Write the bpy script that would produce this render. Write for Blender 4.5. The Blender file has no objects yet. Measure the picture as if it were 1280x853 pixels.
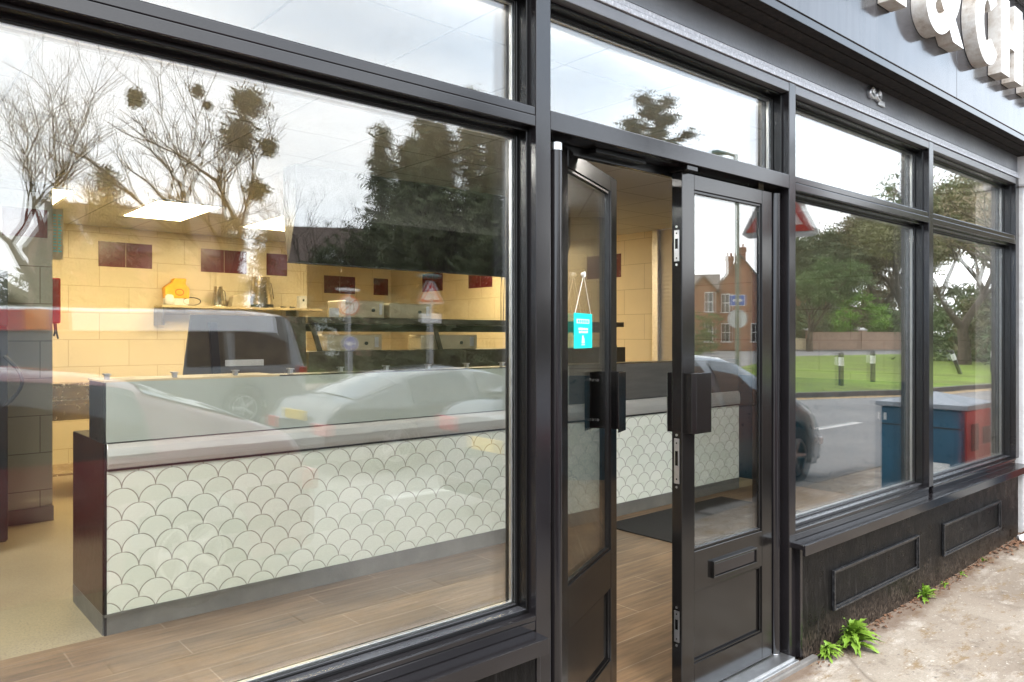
import bpy, bmesh, math, random
from mathutils import Vector, Matrix
R = math.radians
sc = bpy.context.scene
C = sc.collection

# ------------------------------------------------------------------ camera
cd = bpy.data.cameras.new('camera'); cam = bpy.data.objects.new('camera', cd); C.objects.link(cam)
cam.location = (0, -1.8, 1.5); cam.rotation_euler = (R(90), 0, R(-41.07))
cd.sensor_width = 36; cd.lens = 26.89; cd.shift_y = -0.005; cd.clip_start = 0.05; cd.clip_end = 2000
sc.camera = cam

# ------------------------------------------------------------------ sky, sun, exposure
SUN_EL, SUN_AZ = 48, 200          # azimuth clockwise from +Y: behind the camera, a little left
w = bpy.data.worlds.new('World'); sc.world = w; w.use_nodes = True
nt = w.node_tree; nt.nodes.clear()
def wn(t, **k):
    n = nt.nodes.new(t)
    for a, b in k.items(): setattr(n, a, b)
    return n
out = wn('ShaderNodeOutputWorld'); bg = wn('ShaderNodeBackground'); bg.inputs['Strength'].default_value = 0.12
sky = wn('ShaderNodeTexSky', sky_type='NISHITA'); sky.sun_disc = False
sky.sun_elevation = R(SUN_EL); sky.sun_rotation = R(SUN_AZ); sky.air_density = 1.0; sky.dust_density = 2.0
tc = wn('ShaderNodeTexCoord'); mp = wn('ShaderNodeMapping'); mp.inputs['Scale'].default_value = (1.0, 1.0, 2.6)
nz = wn('ShaderNodeTexNoise'); nz.inputs['Scale'].default_value = 2.3; nz.inputs['Detail'].default_value = 7; nz.inputs['Roughness'].default_value = .55
cr = wn('ShaderNodeValToRGB'); cr.color_ramp.elements[0].position = .34; cr.color_ramp.elements[0].color = (.72, .72, .72, 1)
cr.color_ramp.elements[1].position = .6; cr.color_ramp.elements[1].color = (1, 1, 1, 1)
nz2 = wn('ShaderNodeTexNoise'); nz2.inputs['Scale'].default_value = 1.5; nz2.inputs['Detail'].default_value = 5
cr2 = wn('ShaderNodeValToRGB'); cr2.color_ramp.elements[0].position = .38; cr2.color_ramp.elements[0].color = (12.5, 14.8, 17.6, 1)
cr2.color_ramp.elements[1].position = .62; cr2.color_ramp.elements[1].color = (22, 22.6, 23.2, 1)
mx = wn('ShaderNodeMix', data_type='RGBA')
for a, b in ((tc.outputs['Generated'], mp.inputs['Vector']), (mp.outputs[0], nz.inputs['Vector']), (mp.outputs[0], nz2.inputs['Vector']),
             (nz.outputs[0], cr.inputs[0]), (nz2.outputs[0], cr2.inputs[0]), (cr.outputs[0], mx.inputs[0]),
             (sky.outputs[0], mx.inputs[6]), (cr2.outputs[0], mx.inputs[7]), (mx.outputs[2], bg.inputs[0]), (bg.outputs[0], out.inputs[0])):
    nt.links.new(a, b)
sd = bpy.data.lights.new('sun', 'SUN'); sd.energy = 1.5; sd.angle = R(14); sd.color = (1, .93, .82)
so = bpy.data.objects.new('sun', sd); C.objects.link(so)
d = Vector((math.sin(R(SUN_AZ)) * math.cos(R(SUN_EL)), math.cos(R(SUN_AZ)) * math.cos(R(SUN_EL)), math.sin(R(SUN_EL))))
so.rotation_euler = d.to_track_quat('Z', 'Y').to_euler()
sc.view_settings.view_transform = 'Standard'; sc.view_settings.look = 'None'; sc.view_settings.gamma = 1
sc.view_settings.use_curve_mapping = False; sc.view_settings.exposure = 0.95
try:
    sc.cycles.max_bounces = 14; sc.cycles.transparent_max_bounces = 24; sc.cycles.glossy_bounces = 6; sc.cycles.diffuse_bounces = 5
    sc.cycles.caustics_reflective = False; sc.cycles.sample_clamp_indirect = 6
except Exception: pass

# ------------------------------------------------------------------ materials
class NB:
    def __init__(s, name):
        s.m = bpy.data.materials.new(name); s.m.use_nodes = True; s.t = s.m.node_tree
        s.b = s.t.nodes['Principled BSDF']; s.o = s.t.nodes['Material Output']; s._c = None
    def n(s, t, **k):
        x = s.t.nodes.new(t)
        for a, b in k.items(): setattr(x, a, b)
        return x
    def l(s, a, b): s.t.links.new(a, b)
    def put(s, sock, v):
        if hasattr(v, 'links'): s.l(v, sock)
        else: sock.default_value = v
    def co(s, scale=(1, 1, 1), loc=(0, 0, 0), rot=(0, 0, 0), kind='Object'):
        if not s._c: s._c = s.n('ShaderNodeTexCoord')
        m = s.n('ShaderNodeMapping'); m.inputs['Scale'].default_value = scale; m.inputs['Location'].default_value = loc; m.inputs['Rotation'].default_value = rot
        s.l(s._c.outputs[kind], m.inputs[0]); return m.outputs[0]
    def noise(s, v, scale, detail=5, rough=.55):
        x = s.n('ShaderNodeTexNoise'); s.l(v, x.inputs['Vector']); x.inputs['Scale'].default_value = scale
        x.inputs['Detail'].default_value = detail; x.inputs['Roughness'].default_value = rough; return x.outputs[0]
    def ramp(s, f, *st):
        x = s.n('ShaderNodeValToRGB'); s.l(f, x.inputs[0]); e = x.color_ramp.elements
        while len(e) < len(st): e.new(.5)
        for i, (p, c) in enumerate(st):
            e[i].position = p; e[i].color = (c if hasattr(c, '__len__') else (c, c, c)) + (1,) if hasattr(c, '__len__') else (c, c, c, 1)
        return x.outputs[0]
    def mix(s, f, a, b, blend='MIX'):
        x = s.n('ShaderNodeMix', data_type='RGBA', blend_type=blend)
        s.put(x.inputs[0], f)
        for i, v in ((6, a), (7, b)):
            s.put(x.inputs[i], tuple(v) + (1,) if isinstance(v, tuple) and len(v) == 3 else v)
        return x.outputs[2]
    def math(s, op, a, b=0.0, c=0.0):
        x = s.n('ShaderNodeMath', operation=op)
        s.put(x.inputs[0], a); s.put(x.inputs[1], b); s.put(x.inputs[2], c); return x.outputs[0]
    def bump(s, h, st=.2, dist=.01):
        x = s.n('ShaderNodeBump'); x.inputs['Strength'].default_value = st; x.inputs['Distance'].default_value = dist
        s.l(h, x.inputs['Height']); s.l(x.outputs[0], s.b.inputs['Normal'])
    def col(s, v): s.put(s.b.inputs['Base Color'], tuple(v) + (1,) if isinstance(v, tuple) and len(v) == 3 else v)
    def set(s, **k):
        for a, b in k.items(): s.put(s.b.inputs[{'rough': 'Roughness', 'metal': 'Metallic', 'spec': 'Specular IOR Level', 'coat': 'Coat Weight', 'es': 'Emission Strength'}[a]], b)
        return s
def plain(name, c, rough=.5, metal=0, var=.15, scale=6, bump=.05, coat=0, spec=.5, bs=None):
    x = NB(name); v = x.co()
    n = x.noise(v, scale)
    lo = tuple(q * (1 - var) for q in c); hi = tuple(min(1, q * (1 + var)) for q in c)
    x.col(x.ramp(n, (.3, lo), (.7, hi)))
    n2 = x.noise(v, bs or scale * 5, 4)
    x.set(rough=x.math('MULTIPLY_ADD', n2, .2, rough - .1), metal=metal, coat=coat, spec=spec)
    if bump: x.bump(n2, bump, .005)
    return x.m
def emit(name, c, s):
    x = NB(name); x.col((.8, .8, .8)); x.b.inputs['Emission Color'].default_value = tuple(c) + (1,); x.set(es=s); return x.m
def brick(name, c1, c2, mortar, bw=.225, bh=.075, ms=.01, rough=.85, offset=.5, axis='xz', bump=.4, var=.25):
    x = NB(name)
    s = x.n('ShaderNodeTexCoord'); sep = x.n('ShaderNodeSeparateXYZ'); x.l(s.outputs['Object'], sep.inputs[0])
    cb = x.n('ShaderNodeCombineXYZ')
    ax = {'x': sep.outputs[0], 'y': sep.outputs[1], 'z': sep.outputs[2]}
    if axis == 'wall': x.l(x.math('ADD', ax['x'], ax['y']), cb.inputs[0]); x.l(ax['z'], cb.inputs[1])
    else: x.l(ax[axis[0]], cb.inputs[0]); x.l(ax[axis[1]], cb.inputs[1])
    b = x.n('ShaderNodeTexBrick'); x.l(cb.outputs[0], b.inputs['Vector']); b.offset = offset
    b.inputs['Color1'].default_value = tuple(c1) + (1,); b.inputs['Color2'].default_value = tuple(c2) + (1,); b.inputs['Mortar'].default_value = tuple(mortar) + (1,)
    b.inputs['Scale'].default_value = 1; b.inputs['Mortar Size'].default_value = ms; b.inputs['Brick Width'].default_value = bw; b.inputs['Row Height'].default_value = bh
    b.inputs['Mortar Smooth'].default_value = .1; b.inputs['Bias'].default_value = 0
    n = x.noise(s.outputs['Object'], 2.5, 6)
    x.col(x.mix(var, b.outputs[0], x.ramp(n, (.3, .25), (.7, 1.0)), 'MULTIPLY'))
    x.set(rough=rough)
    if bump: x.bump(x.math('SUBTRACT', 1.0, b.outputs[1]), bump, .004)
    return x.m, x, b
M = {}
def frame_mat(name, base, rough, bstr=.04):
    x = NB(name); v = x.co(); n = x.noise(v, 3.0, 6); f = x.noise(v, 260, 2); sc_ = x.noise(v, 7.0, 6, .65)
    x.col(x.ramp(n, (.3, tuple(q * .8 for q in base)), (.7, tuple(q * 1.25 for q in base))))
    x.set(rough=x.math('MULTIPLY_ADD', sc_, .10, rough - .05), spec=.5); x.bump(f, bstr * .3, .0004); return x.m
M['frame'] = frame_mat('satin black aluminium', (.012, .0105, .0115), .15)
M['rail'] = frame_mat('sky lit head rail', (.11, .108, .115), .3)  # lighter base paints in the sky light the head rail catches
M['bead'] = frame_mat('sky lit bead top', (.045, .045, .05), .2)  # grey base paints in the sky highlight on the bottom bead tops
M['frame_in'] = frame_mat('black rebate', (.004, .0036, .0036), .25)
M['door'] = frame_mat('satin black door', (.008, .007, .0065), .15)
M['gasket'] = plain('rubber gasket', (.012, .012, .012), .7)
M['steel'] = plain('zinc steel', (.62, .62, .63), .35, 1, .1, 30, .03)
M['alu'] = plain('bare aluminium', (.7, .7, .7), .38, 1, .1, 20, .03)
def glass_mat(name, r0, tint=(1, 1, 1), wav=.0):
    x = NB(name); x.t.nodes.remove(x.b)
    lw = x.n('ShaderNodeLayerWeight'); lw.inputs[0].default_value = .5
    fr = x.math('MULTIPLY_ADD', x.math('POWER', lw.outputs['Facing'], 3.6), 1 - r0, r0)
    tr = x.n('ShaderNodeBsdfTransparent'); tr.inputs[0].default_value = tuple(tint) + (1,)
    gl = x.n('ShaderNodeBsdfGlossy'); gl.inputs['Roughness'].default_value = 0.0
    if wav:
        nn = x.noise(x.co(kind='Object'), 1.1, 1); bp = x.n('ShaderNodeBump'); bp.inputs['Strength'].default_value = wav; bp.inputs['Distance'].default_value = .01
        x.l(nn, bp.inputs['Height']); x.l(bp.outputs[0], gl.inputs['Normal'])
    ms = x.n('ShaderNodeMixShader'); x.l(fr, ms.inputs[0]); x.l(tr.outputs[0], ms.inputs[1]); x.l(gl.outputs[0], ms.inputs[2]); x.l(ms.outputs[0], x.o.inputs[0]); return x.m
M['glass'] = glass_mat('window glass', .085, (.99, .995, .99), .014)
M['glass_in'] = glass_mat('inner glass', .07, (.98, .985, .975), .022)
# soffit, fascia
x = NB('fascia panel'); v = x.co(); st = x.noise(x.co((9, 9, .6)), 2.2, 6)
x.col(x.ramp(st, (.3, (.046, .045, .050)), (.75, (.072, .071, .077)))); x.set(rough=x.ramp(x.noise(v, 5, 5), (.3, .08), (.7, .2)), spec=.42, coat=.15); M['fascia'] = x.m
x.b.inputs['Coat Roughness'].default_value = .05
x = NB('dirty soffit'); v = x.co(); n = x.noise(v, 26, 8, .7)
x.col(x.ramp(n, (.35, (.006, .005, .005)), (.6, (.022, .016, .014)), (.8, (.06, .04, .028)))); x.set(rough=.95); x.bump(n, .6, .01); M['soffit'] = x.m
x = NB('painted board'); v = x.co(); n = x.noise(v, 60, 5); p = x.noise(v, 3, 6)
x.col(x.ramp(p, (.3, (.12, .125, .14)), (.7, (.20, .205, .215)))); x.set(rough=.38, spec=.6); x.bump(n, .35, .004); M['board'] = x.m
x = NB('painted head strips'); v = x.co(); n = x.noise(v, 90, 6)
x.col(x.ramp(n, (.3, (.34, .34, .36)), (.6, (.5, .5, .53)), (.75, (.75, .75, .75)))); x.set(rough=.35); x.bump(n, .35, .003); M['strip'] = x.m  # pale colour stands in for sky light caught by the strips
# stall riser
x = NB('weathered black render'); v = x.co(); sep = x.n('ShaderNodeSeparateXYZ'); x.l(v, sep.inputs[0])
streak = x.noise(x.co((14, 14, 1.5)), 3.0, 7, .65); blot = x.noise(v, 9, 7, .65)
wear = x.math('MULTIPLY', x.ramp(x.math('ADD', x.math('MULTIPLY', sep.outputs[2], -2.6), blot), (-.0, 0.0), (.02, 0.0), (.55, .8)), x.ramp(x.noise(x.co((70, 70, 26)), 2.0, 7, .75), (.45, 0.0), (.6, 1.0)))
basec = x.ramp(streak, (.35, (.003, .003, .003)), (.6, (.007, .0065, .0065)), (.7, (.03, .028, .027)), (.8, (.09, .083, .078)))
x.col(x.mix(wear, basec, (.17, .13, .10))); x.set(rough=x.ramp(blot, (.3, .22), (.7, .5)), spec=.14); x.bump(x.math('ADD', x.noise(x.co((60, 60, 14)), 2.2, 8, .7), x.math('MULTIPLY', x.noise(v, 6, 4), 1.5)), .6, .006); M['riser'] = x.m
x = NB('worn black moulding'); v = x.co(); x.col(x.ramp(x.noise(v, 60, 7, .7), (.42, (.006, .006, .007)), (.62, (.03, .03, .032)), (.75, (.12, .115, .11)))); x.set(rough=.3, spec=.5); x.bump(x.noise(v, 120, 4), .3, .002); M['mould'] = x.m
x = NB('white render'); v = x.co(); n = x.noise(v, 7, 7, .65)
x.col(x.ramp(n, (.25, (.20, .17, .15)), (.38, (.58, .56, .55)), (.7, (.72, .71, .71)))); x.set(rough=.85); x.bump(x.noise(v, 30, 7), .5, .01); M['white_render'] = x.m
# pavement
x = NB('worn concrete pavement'); v = x.co(); big = x.noise(v, .9, 7, .6); mid = x.noise(v, 5, 8, .7); fine = x.noise(v, 130, 4, .7)
c = x.ramp(big, (.3, (.18, .14, .105)), (.5, (.27, .22, .17)), (.72, (.36, .31, .25)))
c = x.mix(x.ramp(mid, (.33, .75), (.47, 0.0)), c, (.14, .105, .075))
c = x.mix(x.ramp(x.noise(x.co((1, 2.2, 1), (3, 1, 0)), 2.0, 9, .72), (.52, 0.0), (.66, .8)), c, (.50, .45, .39))
mus = x.n('ShaderNodeTexVoronoi', feature='DISTANCE_TO_EDGE'); x.l(x.mix(.12, x.co(), x.n('ShaderNodeTexNoise').outputs[1]), mus.inputs['Vector']); mus.inputs['Scale'].default_value = .55
crk = x.ramp(mus.outputs[0], (0.0, 1.0), (.006, 0.0))
c = x.mix(x.math('MULTIPLY', crk, .55), c, (.09, .065, .045))
moss = x.ramp(x.noise(x.co((1.2, 3, 1)), 3.2, 8, .75), (.53, 0.0), (.62, .8)); c = x.mix(moss, c, (.19, .115, .04))
c = x.mix(x.ramp(fine, (.35, .35), (.55, 0.0)), c, (.12, .10, .085))
c = x.mix(x.ramp(x.noise(v, 38, 6, .75), (.60, 0.0), (.66, .7)), c, (.62, .58, .52)); c = x.mix(x.ramp(x.noise(v, 26, 6, .75), (.33, .8), (.39, 0.0)), c, (.07, .055, .045))
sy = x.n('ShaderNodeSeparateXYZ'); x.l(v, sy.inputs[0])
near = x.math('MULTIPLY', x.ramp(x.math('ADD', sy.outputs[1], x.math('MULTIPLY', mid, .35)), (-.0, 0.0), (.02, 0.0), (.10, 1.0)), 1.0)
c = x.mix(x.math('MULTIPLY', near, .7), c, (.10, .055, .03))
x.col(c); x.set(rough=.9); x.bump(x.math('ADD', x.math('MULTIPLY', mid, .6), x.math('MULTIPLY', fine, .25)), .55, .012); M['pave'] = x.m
def asphalt():
    x = NB('asphalt'); v = x.co(); n = x.noise(v, .5, 6); f = x.noise(v, 60, 3)
    x.col(x.mix(.5, x.ramp(n, (.3, (.17, .16, .155)), (.7, (.25, .235, .225))), x.ramp(f, (.3, .35), (.7, 1.0)), 'MULTIPLY')); x.set(rough=.85); x.bump(f, .3, .01); return x.m
M['asphalt'] = asphalt()
M['kerb'] = plain('kerb stone', (.16, .15, .14), .85, 0, .3, 5, .3)
M['paint_w'] = plain('white road paint', (.62, .61, .58), .7, 0, .2, 9, .1)
M['paint_y'] = plain('yellow road paint', (.62, .38, .10), .7, 0, .2, 9, .1)
x = NB('grass'); v = x.co(); x.col(x.ramp(x.noise(v, 1.4, 8, .7), (.3, (.10, .15, .022)), (.55, (.19, .27, .04)), (.8, (.28, .32, .09)))); x.col(x.mix(x.ramp(x.noise(x.co((1, .5, 1)), .35, 6, .7), (.38, .75), (.6, 0.0)), x.ramp(x.noise(v, 1.4, 8, .7), (.3, (.10, .15, .022)), (.55, (.19, .27, .04)), (.8, (.28, .32, .09))), (.12, .13, .04))); x.set(rough=.9, spec=.2); x.bump(x.noise(v, 30, 4), .6, .05); M['grass'] = x.m
x = NB('rough land'); v = x.co(); x.col(x.ramp(x.noise(v, .3, 8, .7), (.3, (.05, .07, .02)), (.6, (.09, .12, .035)), (.8, (.14, .12, .07)))); x.set(rough=.95, spec=.2); M['land'] = x.m
# interior
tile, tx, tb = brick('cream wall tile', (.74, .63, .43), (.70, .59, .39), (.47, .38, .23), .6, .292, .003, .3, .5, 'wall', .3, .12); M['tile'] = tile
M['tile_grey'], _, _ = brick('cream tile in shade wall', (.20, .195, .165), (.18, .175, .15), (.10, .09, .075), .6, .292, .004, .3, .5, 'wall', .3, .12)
M['tile_part'], _, _ = brick('partition wall tile', (.36, .345, .27), (.33, .315, .25), (.16, .14, .10), .6, .292, .004, .3, .5, 'wall', .3, .12)  # cream tile greyed: the partition's weaker light is put into the colour
M['maroon'] = plain('maroon tile', (.11, .012, .014), .25, 0, .12, 3, .02)
M['navy_lower'] = plain('navy lower wall', (.010, .045, .075), .3, 0, .15, 3, .02)
x = NB('wavy glossy cladding'); v = x.co((1, 1, 1)); sep = x.n('ShaderNodeSeparateXYZ'); x.l(v, sep.inputs[0])
ww = x.n('ShaderNodeTexWave', bands_direction='Z'); x.l(v, ww.inputs[0]); ww.inputs['Scale'].default_value = 7; ww.inputs['Distortion'].default_value = 2.2; ww.inputs['Detail'].default_value = 3
x.col(x.ramp(x.noise(v, 2, 5), (.3, (.50, .42, .31)), (.7, (.60, .52, .40)))); x.set(rough=.22, spec=.8); x.bump(ww.outputs[0], .10, .01); M['wavy'] = x.m
fl, fx, fb = brick('wood look plank', (.205, .135, .078), (.145, .095, .055), (.27, .21, .15), 1.2, .2, .0035, .42, .37, 'xy', .25, .12)
v2 = fx.co((1.2, 16, 1)); gr = fx.noise(v2, 2.4, 8, .68); gr2 = fx.noise(fx.co((.8, 3, 1)), 2.0, 6)
c = fx.mix(.85, fb.outputs[0], fx.ramp(gr, (.28, (.34, .31, .29)), (.48, (.95, .93, .9)), (.7, (1.5, 1.45, 1.35))), 'MULTIPLY')
c = fx.mix(.6, c, fx.ramp(gr2, (.35, (.62, .58, .55)), (.6, (1.1, 1.1, 1.1))), 'MULTIPLY'); fx.col(c); M['plank'] = fl
x = NB('speckled vinyl'); v = x.co(); x.col(x.mix(x.ramp(x.noise(v, 90, 2), (.5, 0.0), (.62, .6)), x.ramp(x.noise(v, 2, 5), (.3, (.30, .25, .16)), (.7, (.38, .32, .21))), (.16, .14, .10))); x.set(rough=.4); M['vinyl'] = x.m
ceil, _, _ = brick('ceiling tile', (.60, .59, .57), (.58, .57, .55), (.33, .32, .30), .6, .6, .006, .9, 0, 'xy', .5, .08); M['ceil'] = ceil
# fish scale tiles
x = NB('fish scale tile'); tcn = x.n('ShaderNodeTexCoord'); sep = x.n('ShaderNodeSeparateXYZ'); x.l(tcn.outputs['Object'], sep.inputs[0])
RR = .0785; X_, Z_ = sep.outputs[0], sep.outputs[2]
zz = x.math('DIVIDE', Z_, RR); k = x.math('FLOOR', zz); fz = x.math('MULTIPLY', x.math('FRACT', zz), RR)
off = x.math('MULTIPLY', x.math('FLOORED_MODULO', k, 2.0), RR)
xs = x.math('ADD', X_, off); cell = x.math('FLOOR', x.math('DIVIDE', xs, 2 * RR))
fx_ = x.math('SUBTRACT', x.math('FLOORED_MODULO', xs, 2 * RR), RR)
dd = x.math('SQRT', x.math('ADD', x.math('MULTIPLY', fx_, fx_), x.math('MULTIPLY', fz, fz)))
edge = x.math('ABSOLUTE', x.math('SUBTRACT', dd, RR)); ln = x.ramp(edge, (0.0, 1.0), (.0007, 1.0), (.0017, 0.0))
inside = x.math('LESS_THAN', dd, RR)
wn_ = x.n('ShaderNodeTexWhiteNoise', noise_dimensions='3D'); cbx = x.n('ShaderNodeCombineXYZ'); x.l(cell, cbx.inputs[0]); x.l(k, cbx.inputs[1]); x.l(inside, cbx.inputs[2]); x.l(cbx.outputs[0], wn_.inputs['Vector'])
tilec = x.mix(wn_.outputs['Value'], (.72, .76, .66), (.82, .84, .76))
x.col(x.mix(ln, tilec, (.17, .13, .10))); x.set(rough=x.math('MULTIPLY_ADD', ln, .5, .14), spec=.6)
hgt = x.math('ADD', x.ramp(edge, (0.0, 0.0), (.0045, 1.0)), x.math('MULTIPLY', x.noise(tcn.outputs['Object'], 18, 2), .25)); x.bump(hgt, .5, .003); M['scale'] = x.m
x = NB('brushed steel band'); x.col(x.ramp(x.noise(x.co((.6, 1, 60)), 6, 5), (.3, (.52, .52, .49)), (.7, (.64, .63, .60)))); x.set(rough=.3, metal=.5); M['brushed'] = x.m
x = NB('counter steel panel'); x.col(x.ramp(x.noise(x.co((.5, 1, 5)), 4, 5), (.3, (.15, .145, .135)), (.7, (.21, .20, .185)))); x.set(rough=.25, metal=.5); M['screen'] = x.m
M['glare'] = plain('milky glass screen', (.42, .46, .42), .12, 0, .06, 2, 0, coat=.5)  # pale base paints in the street's reflection on the left screen
M['darkwood'] = plain('dark brown laminate', (.035, .016, .012), .22, 0, .4, 5, .03)
M['black'] = plain('black plastic', (.010, .010, .011), .35, 0, .3, 8, .03)
M['kick'] = plain('grey kickboard', (.16, .155, .14), .5, 0, .25, 4, .1)
M['mat'] = plain('black ribbed mat', (.012, .011, .010), .95, 0, .5, 40, .8, bs=220)
M['hood'] = plain('dark steel hood', (.045, .045, .045), .3, .6, .2, 2, .03)
M['range'] = plain('dark range metal', (.085, .068, .045), .35, .4, .3, 4, .03)
M['beige'] = plain('beige steel box', (.50, .42, .27), .4, .2, .15, 4, .05)
M['stainless'] = plain('stainless steel', (.55, .50, .42), .25, 1, .1, 5, .02)
M['orange_bag'] = plain('orange paper bag', (.90, .42, .02), .6, 0, .15, 15, .3)
M['white_p'] = plain('white plastic', (.7, .69, .66), .4, 0, .1, 8, .03)
M['red_p'] = plain('red enamel', (.45, .012, .015), .25, 0, .15, 5, .03)
M['teal'] = plain('teal card', (.0, .60, .54), .5, 0, .05, 8, 0)
M['cyan_print'] = plain('cyan print', (.15, .60, .62), .5)
M['shelf'] = plain('shelf board', (.55, .44, .26), .5, 0, .15, 6, .05)
M['letter'] = None
x = NB('white sign letter'); v = x.co(); n = x.noise(v, 9, 7, .7); geo = x.n('ShaderNodeNewGeometry'); sp = x.n('ShaderNodeSeparateXYZ'); x.l(geo.outputs['Normal'], sp.inputs[0])
x.col(x.ramp(n, (.27, (.30, .22, .15)), (.37, (.68, .65, .60)), (.5, (.80, .79, .78)))); x.set(rough=.35); M['letter'] = x.m
x = NB('dirty letter return'); v = x.co(); n = x.noise(v, 14, 7, .7)
x.col(x.ramp(n, (.27, (.30, .23, .18)), (.42, (.58, .52, .46)), (.6, (.72, .69, .65)))); x.set(rough=.5); M['letter_side'] = x.m
# outside
M['brick'], _, _ = brick('red brick', (.46, .17, .085), (.38, .13, .07), (.30, .24, .19), .24, .08, .011, .9, .5, 'wall', .4, .35)
M['brick_pale'], _, _ = brick('garden wall brick', (.42, .27, .19), (.36, .22, .16), (.33, .26, .2), .24, .08, .011, .9, .5, 'wall', .4, .35)
M['rooft'], _, _ = brick('brown roof tile', (.16, .105, .085), (.12, .085, .07), (.05, .04, .035), .2, .12, .012, .9, .5, 'wall', .4, .3)
M['slate'], _, _ = brick('weathered slate', (.24, .20, .18), (.18, .155, .145), (.07, .06, .055), .3, .2, .012, .8, .5, 'wall', .4, .3)
M['dark_glass'] = plain('dark window glass', (.02, .024, .028), .06, 0, .1, 2, 0, coat=.5)
M['white_paint'] = plain('white painted wood', (.75, .75, .73), .5, 0, .08, 5, .05)
M['bark'] = plain('bark', (.085, .065, .045), .95, 0, .4, 8, .6)
M['bark_d'] = plain('dark bark', (.05, .04, .03), .95, 0, .4, 8, .6)
def leafm(name, a, b):
    x = NB(name); v = x.co(); x.col(x.ramp(x.noise(v, 1.3, 6, .7), (.3, a), (.7, b))); x.set(rough=.65, spec=.3)
    x.b.inputs['Subsurface Weight'].default_value = 0
    return x.m
M['conif'] = leafm('dark evergreen leaf', (.07, .09, .045), (.17, .19, .10))
M['olive'] = leafm('olive leaf', (.11, .11, .045), (.21, .20, .09))
M['green'] = leafm('mid green leaf', (.075, .125, .04), (.16, .22, .08))
M['lime'] = leafm('bright shrub leaf', (.12, .26, .03), (.22, .38, .06))
M['brownleaf'] = leafm('winter brown leaf', (.19, .145, .085), (.30, .24, .14))
M['pine'] = leafm('pine leaf', (.01, .05, .05), (.09, .10, .045))
M['weed'] = leafm('weed leaf', (.10, .20, .018), (.24, .37, .05)); M['weed'].node_tree.nodes['Principled BSDF'].inputs['Roughness'].default_value = .4
def paint(n, c, coat=1): return plain(n, c, .32, 0, .05, 1, 0, coat)
M['navy'] = paint('navy car paint', (.010, .022, .040)); M['maroon_car'] = paint('maroon car paint', (.16, .006, .02)); M['silver'] = paint('silver car paint', (.62, .64, .66))
M['van_grey'] = paint('graphite van paint', (.09, .095, .10)); M['grey_car'] = paint('grey car paint', (.045, .05, .055)); M['white_car'] = paint('white car paint', (.75, .75, .75))
M['tyre'] = plain('tyre rubber', (.012, .012, .012), .85); M['rim'] = plain('alloy rim', (.45, .45, .46), .35, .9)
M['lamp_red'] = plain('red lamp lens', (.50, .015, .012), .15, 0, .1, 4, 0, 1); M['lamp_clear'] = plain('clear lamp lens', (.7, .72, .74), .15, 0, .1, 4, 0, 1)
M['plate_y'] = plain('yellow number plate', (.75, .50, .03), .4); M['orange'] = plain('orange sticker', (.8, .22, .03), .4)
M['bin_blue'] = plain('navy plastic', (.010, .065, .115), .38, 0, .15, 3, .05); M['bin_red'] = plain('red plastic', (.42, .02, .022), .38, 0, .15, 3, .05)
M['bin_lid'] = plain('grey plastic lid', (.22, .23, .25), .35, 0, .15, 5, .05)
M['signgrey'] = plain('galvanised post', (.48, .49, .50), .5, .3); M['sign_red'] = plain('sign red', (.50, .02, .02), .4, 0, .05); M['sign_white'] = plain('sign white', (.78, .78, .76), .4, 0, .05)
M['sign_blue'] = plain('sign blue', (.02, .10, .42), .4, 0, .05); M['sign_black'] = plain('sign black', (.012, .012, .012), .4); M['teal_metal'] = plain('teal painted metal', (.02, .12, .12), .4)
M['post_green'] = plain('green grey lamp post', (.16, .19, .15), .5, .2)

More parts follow.
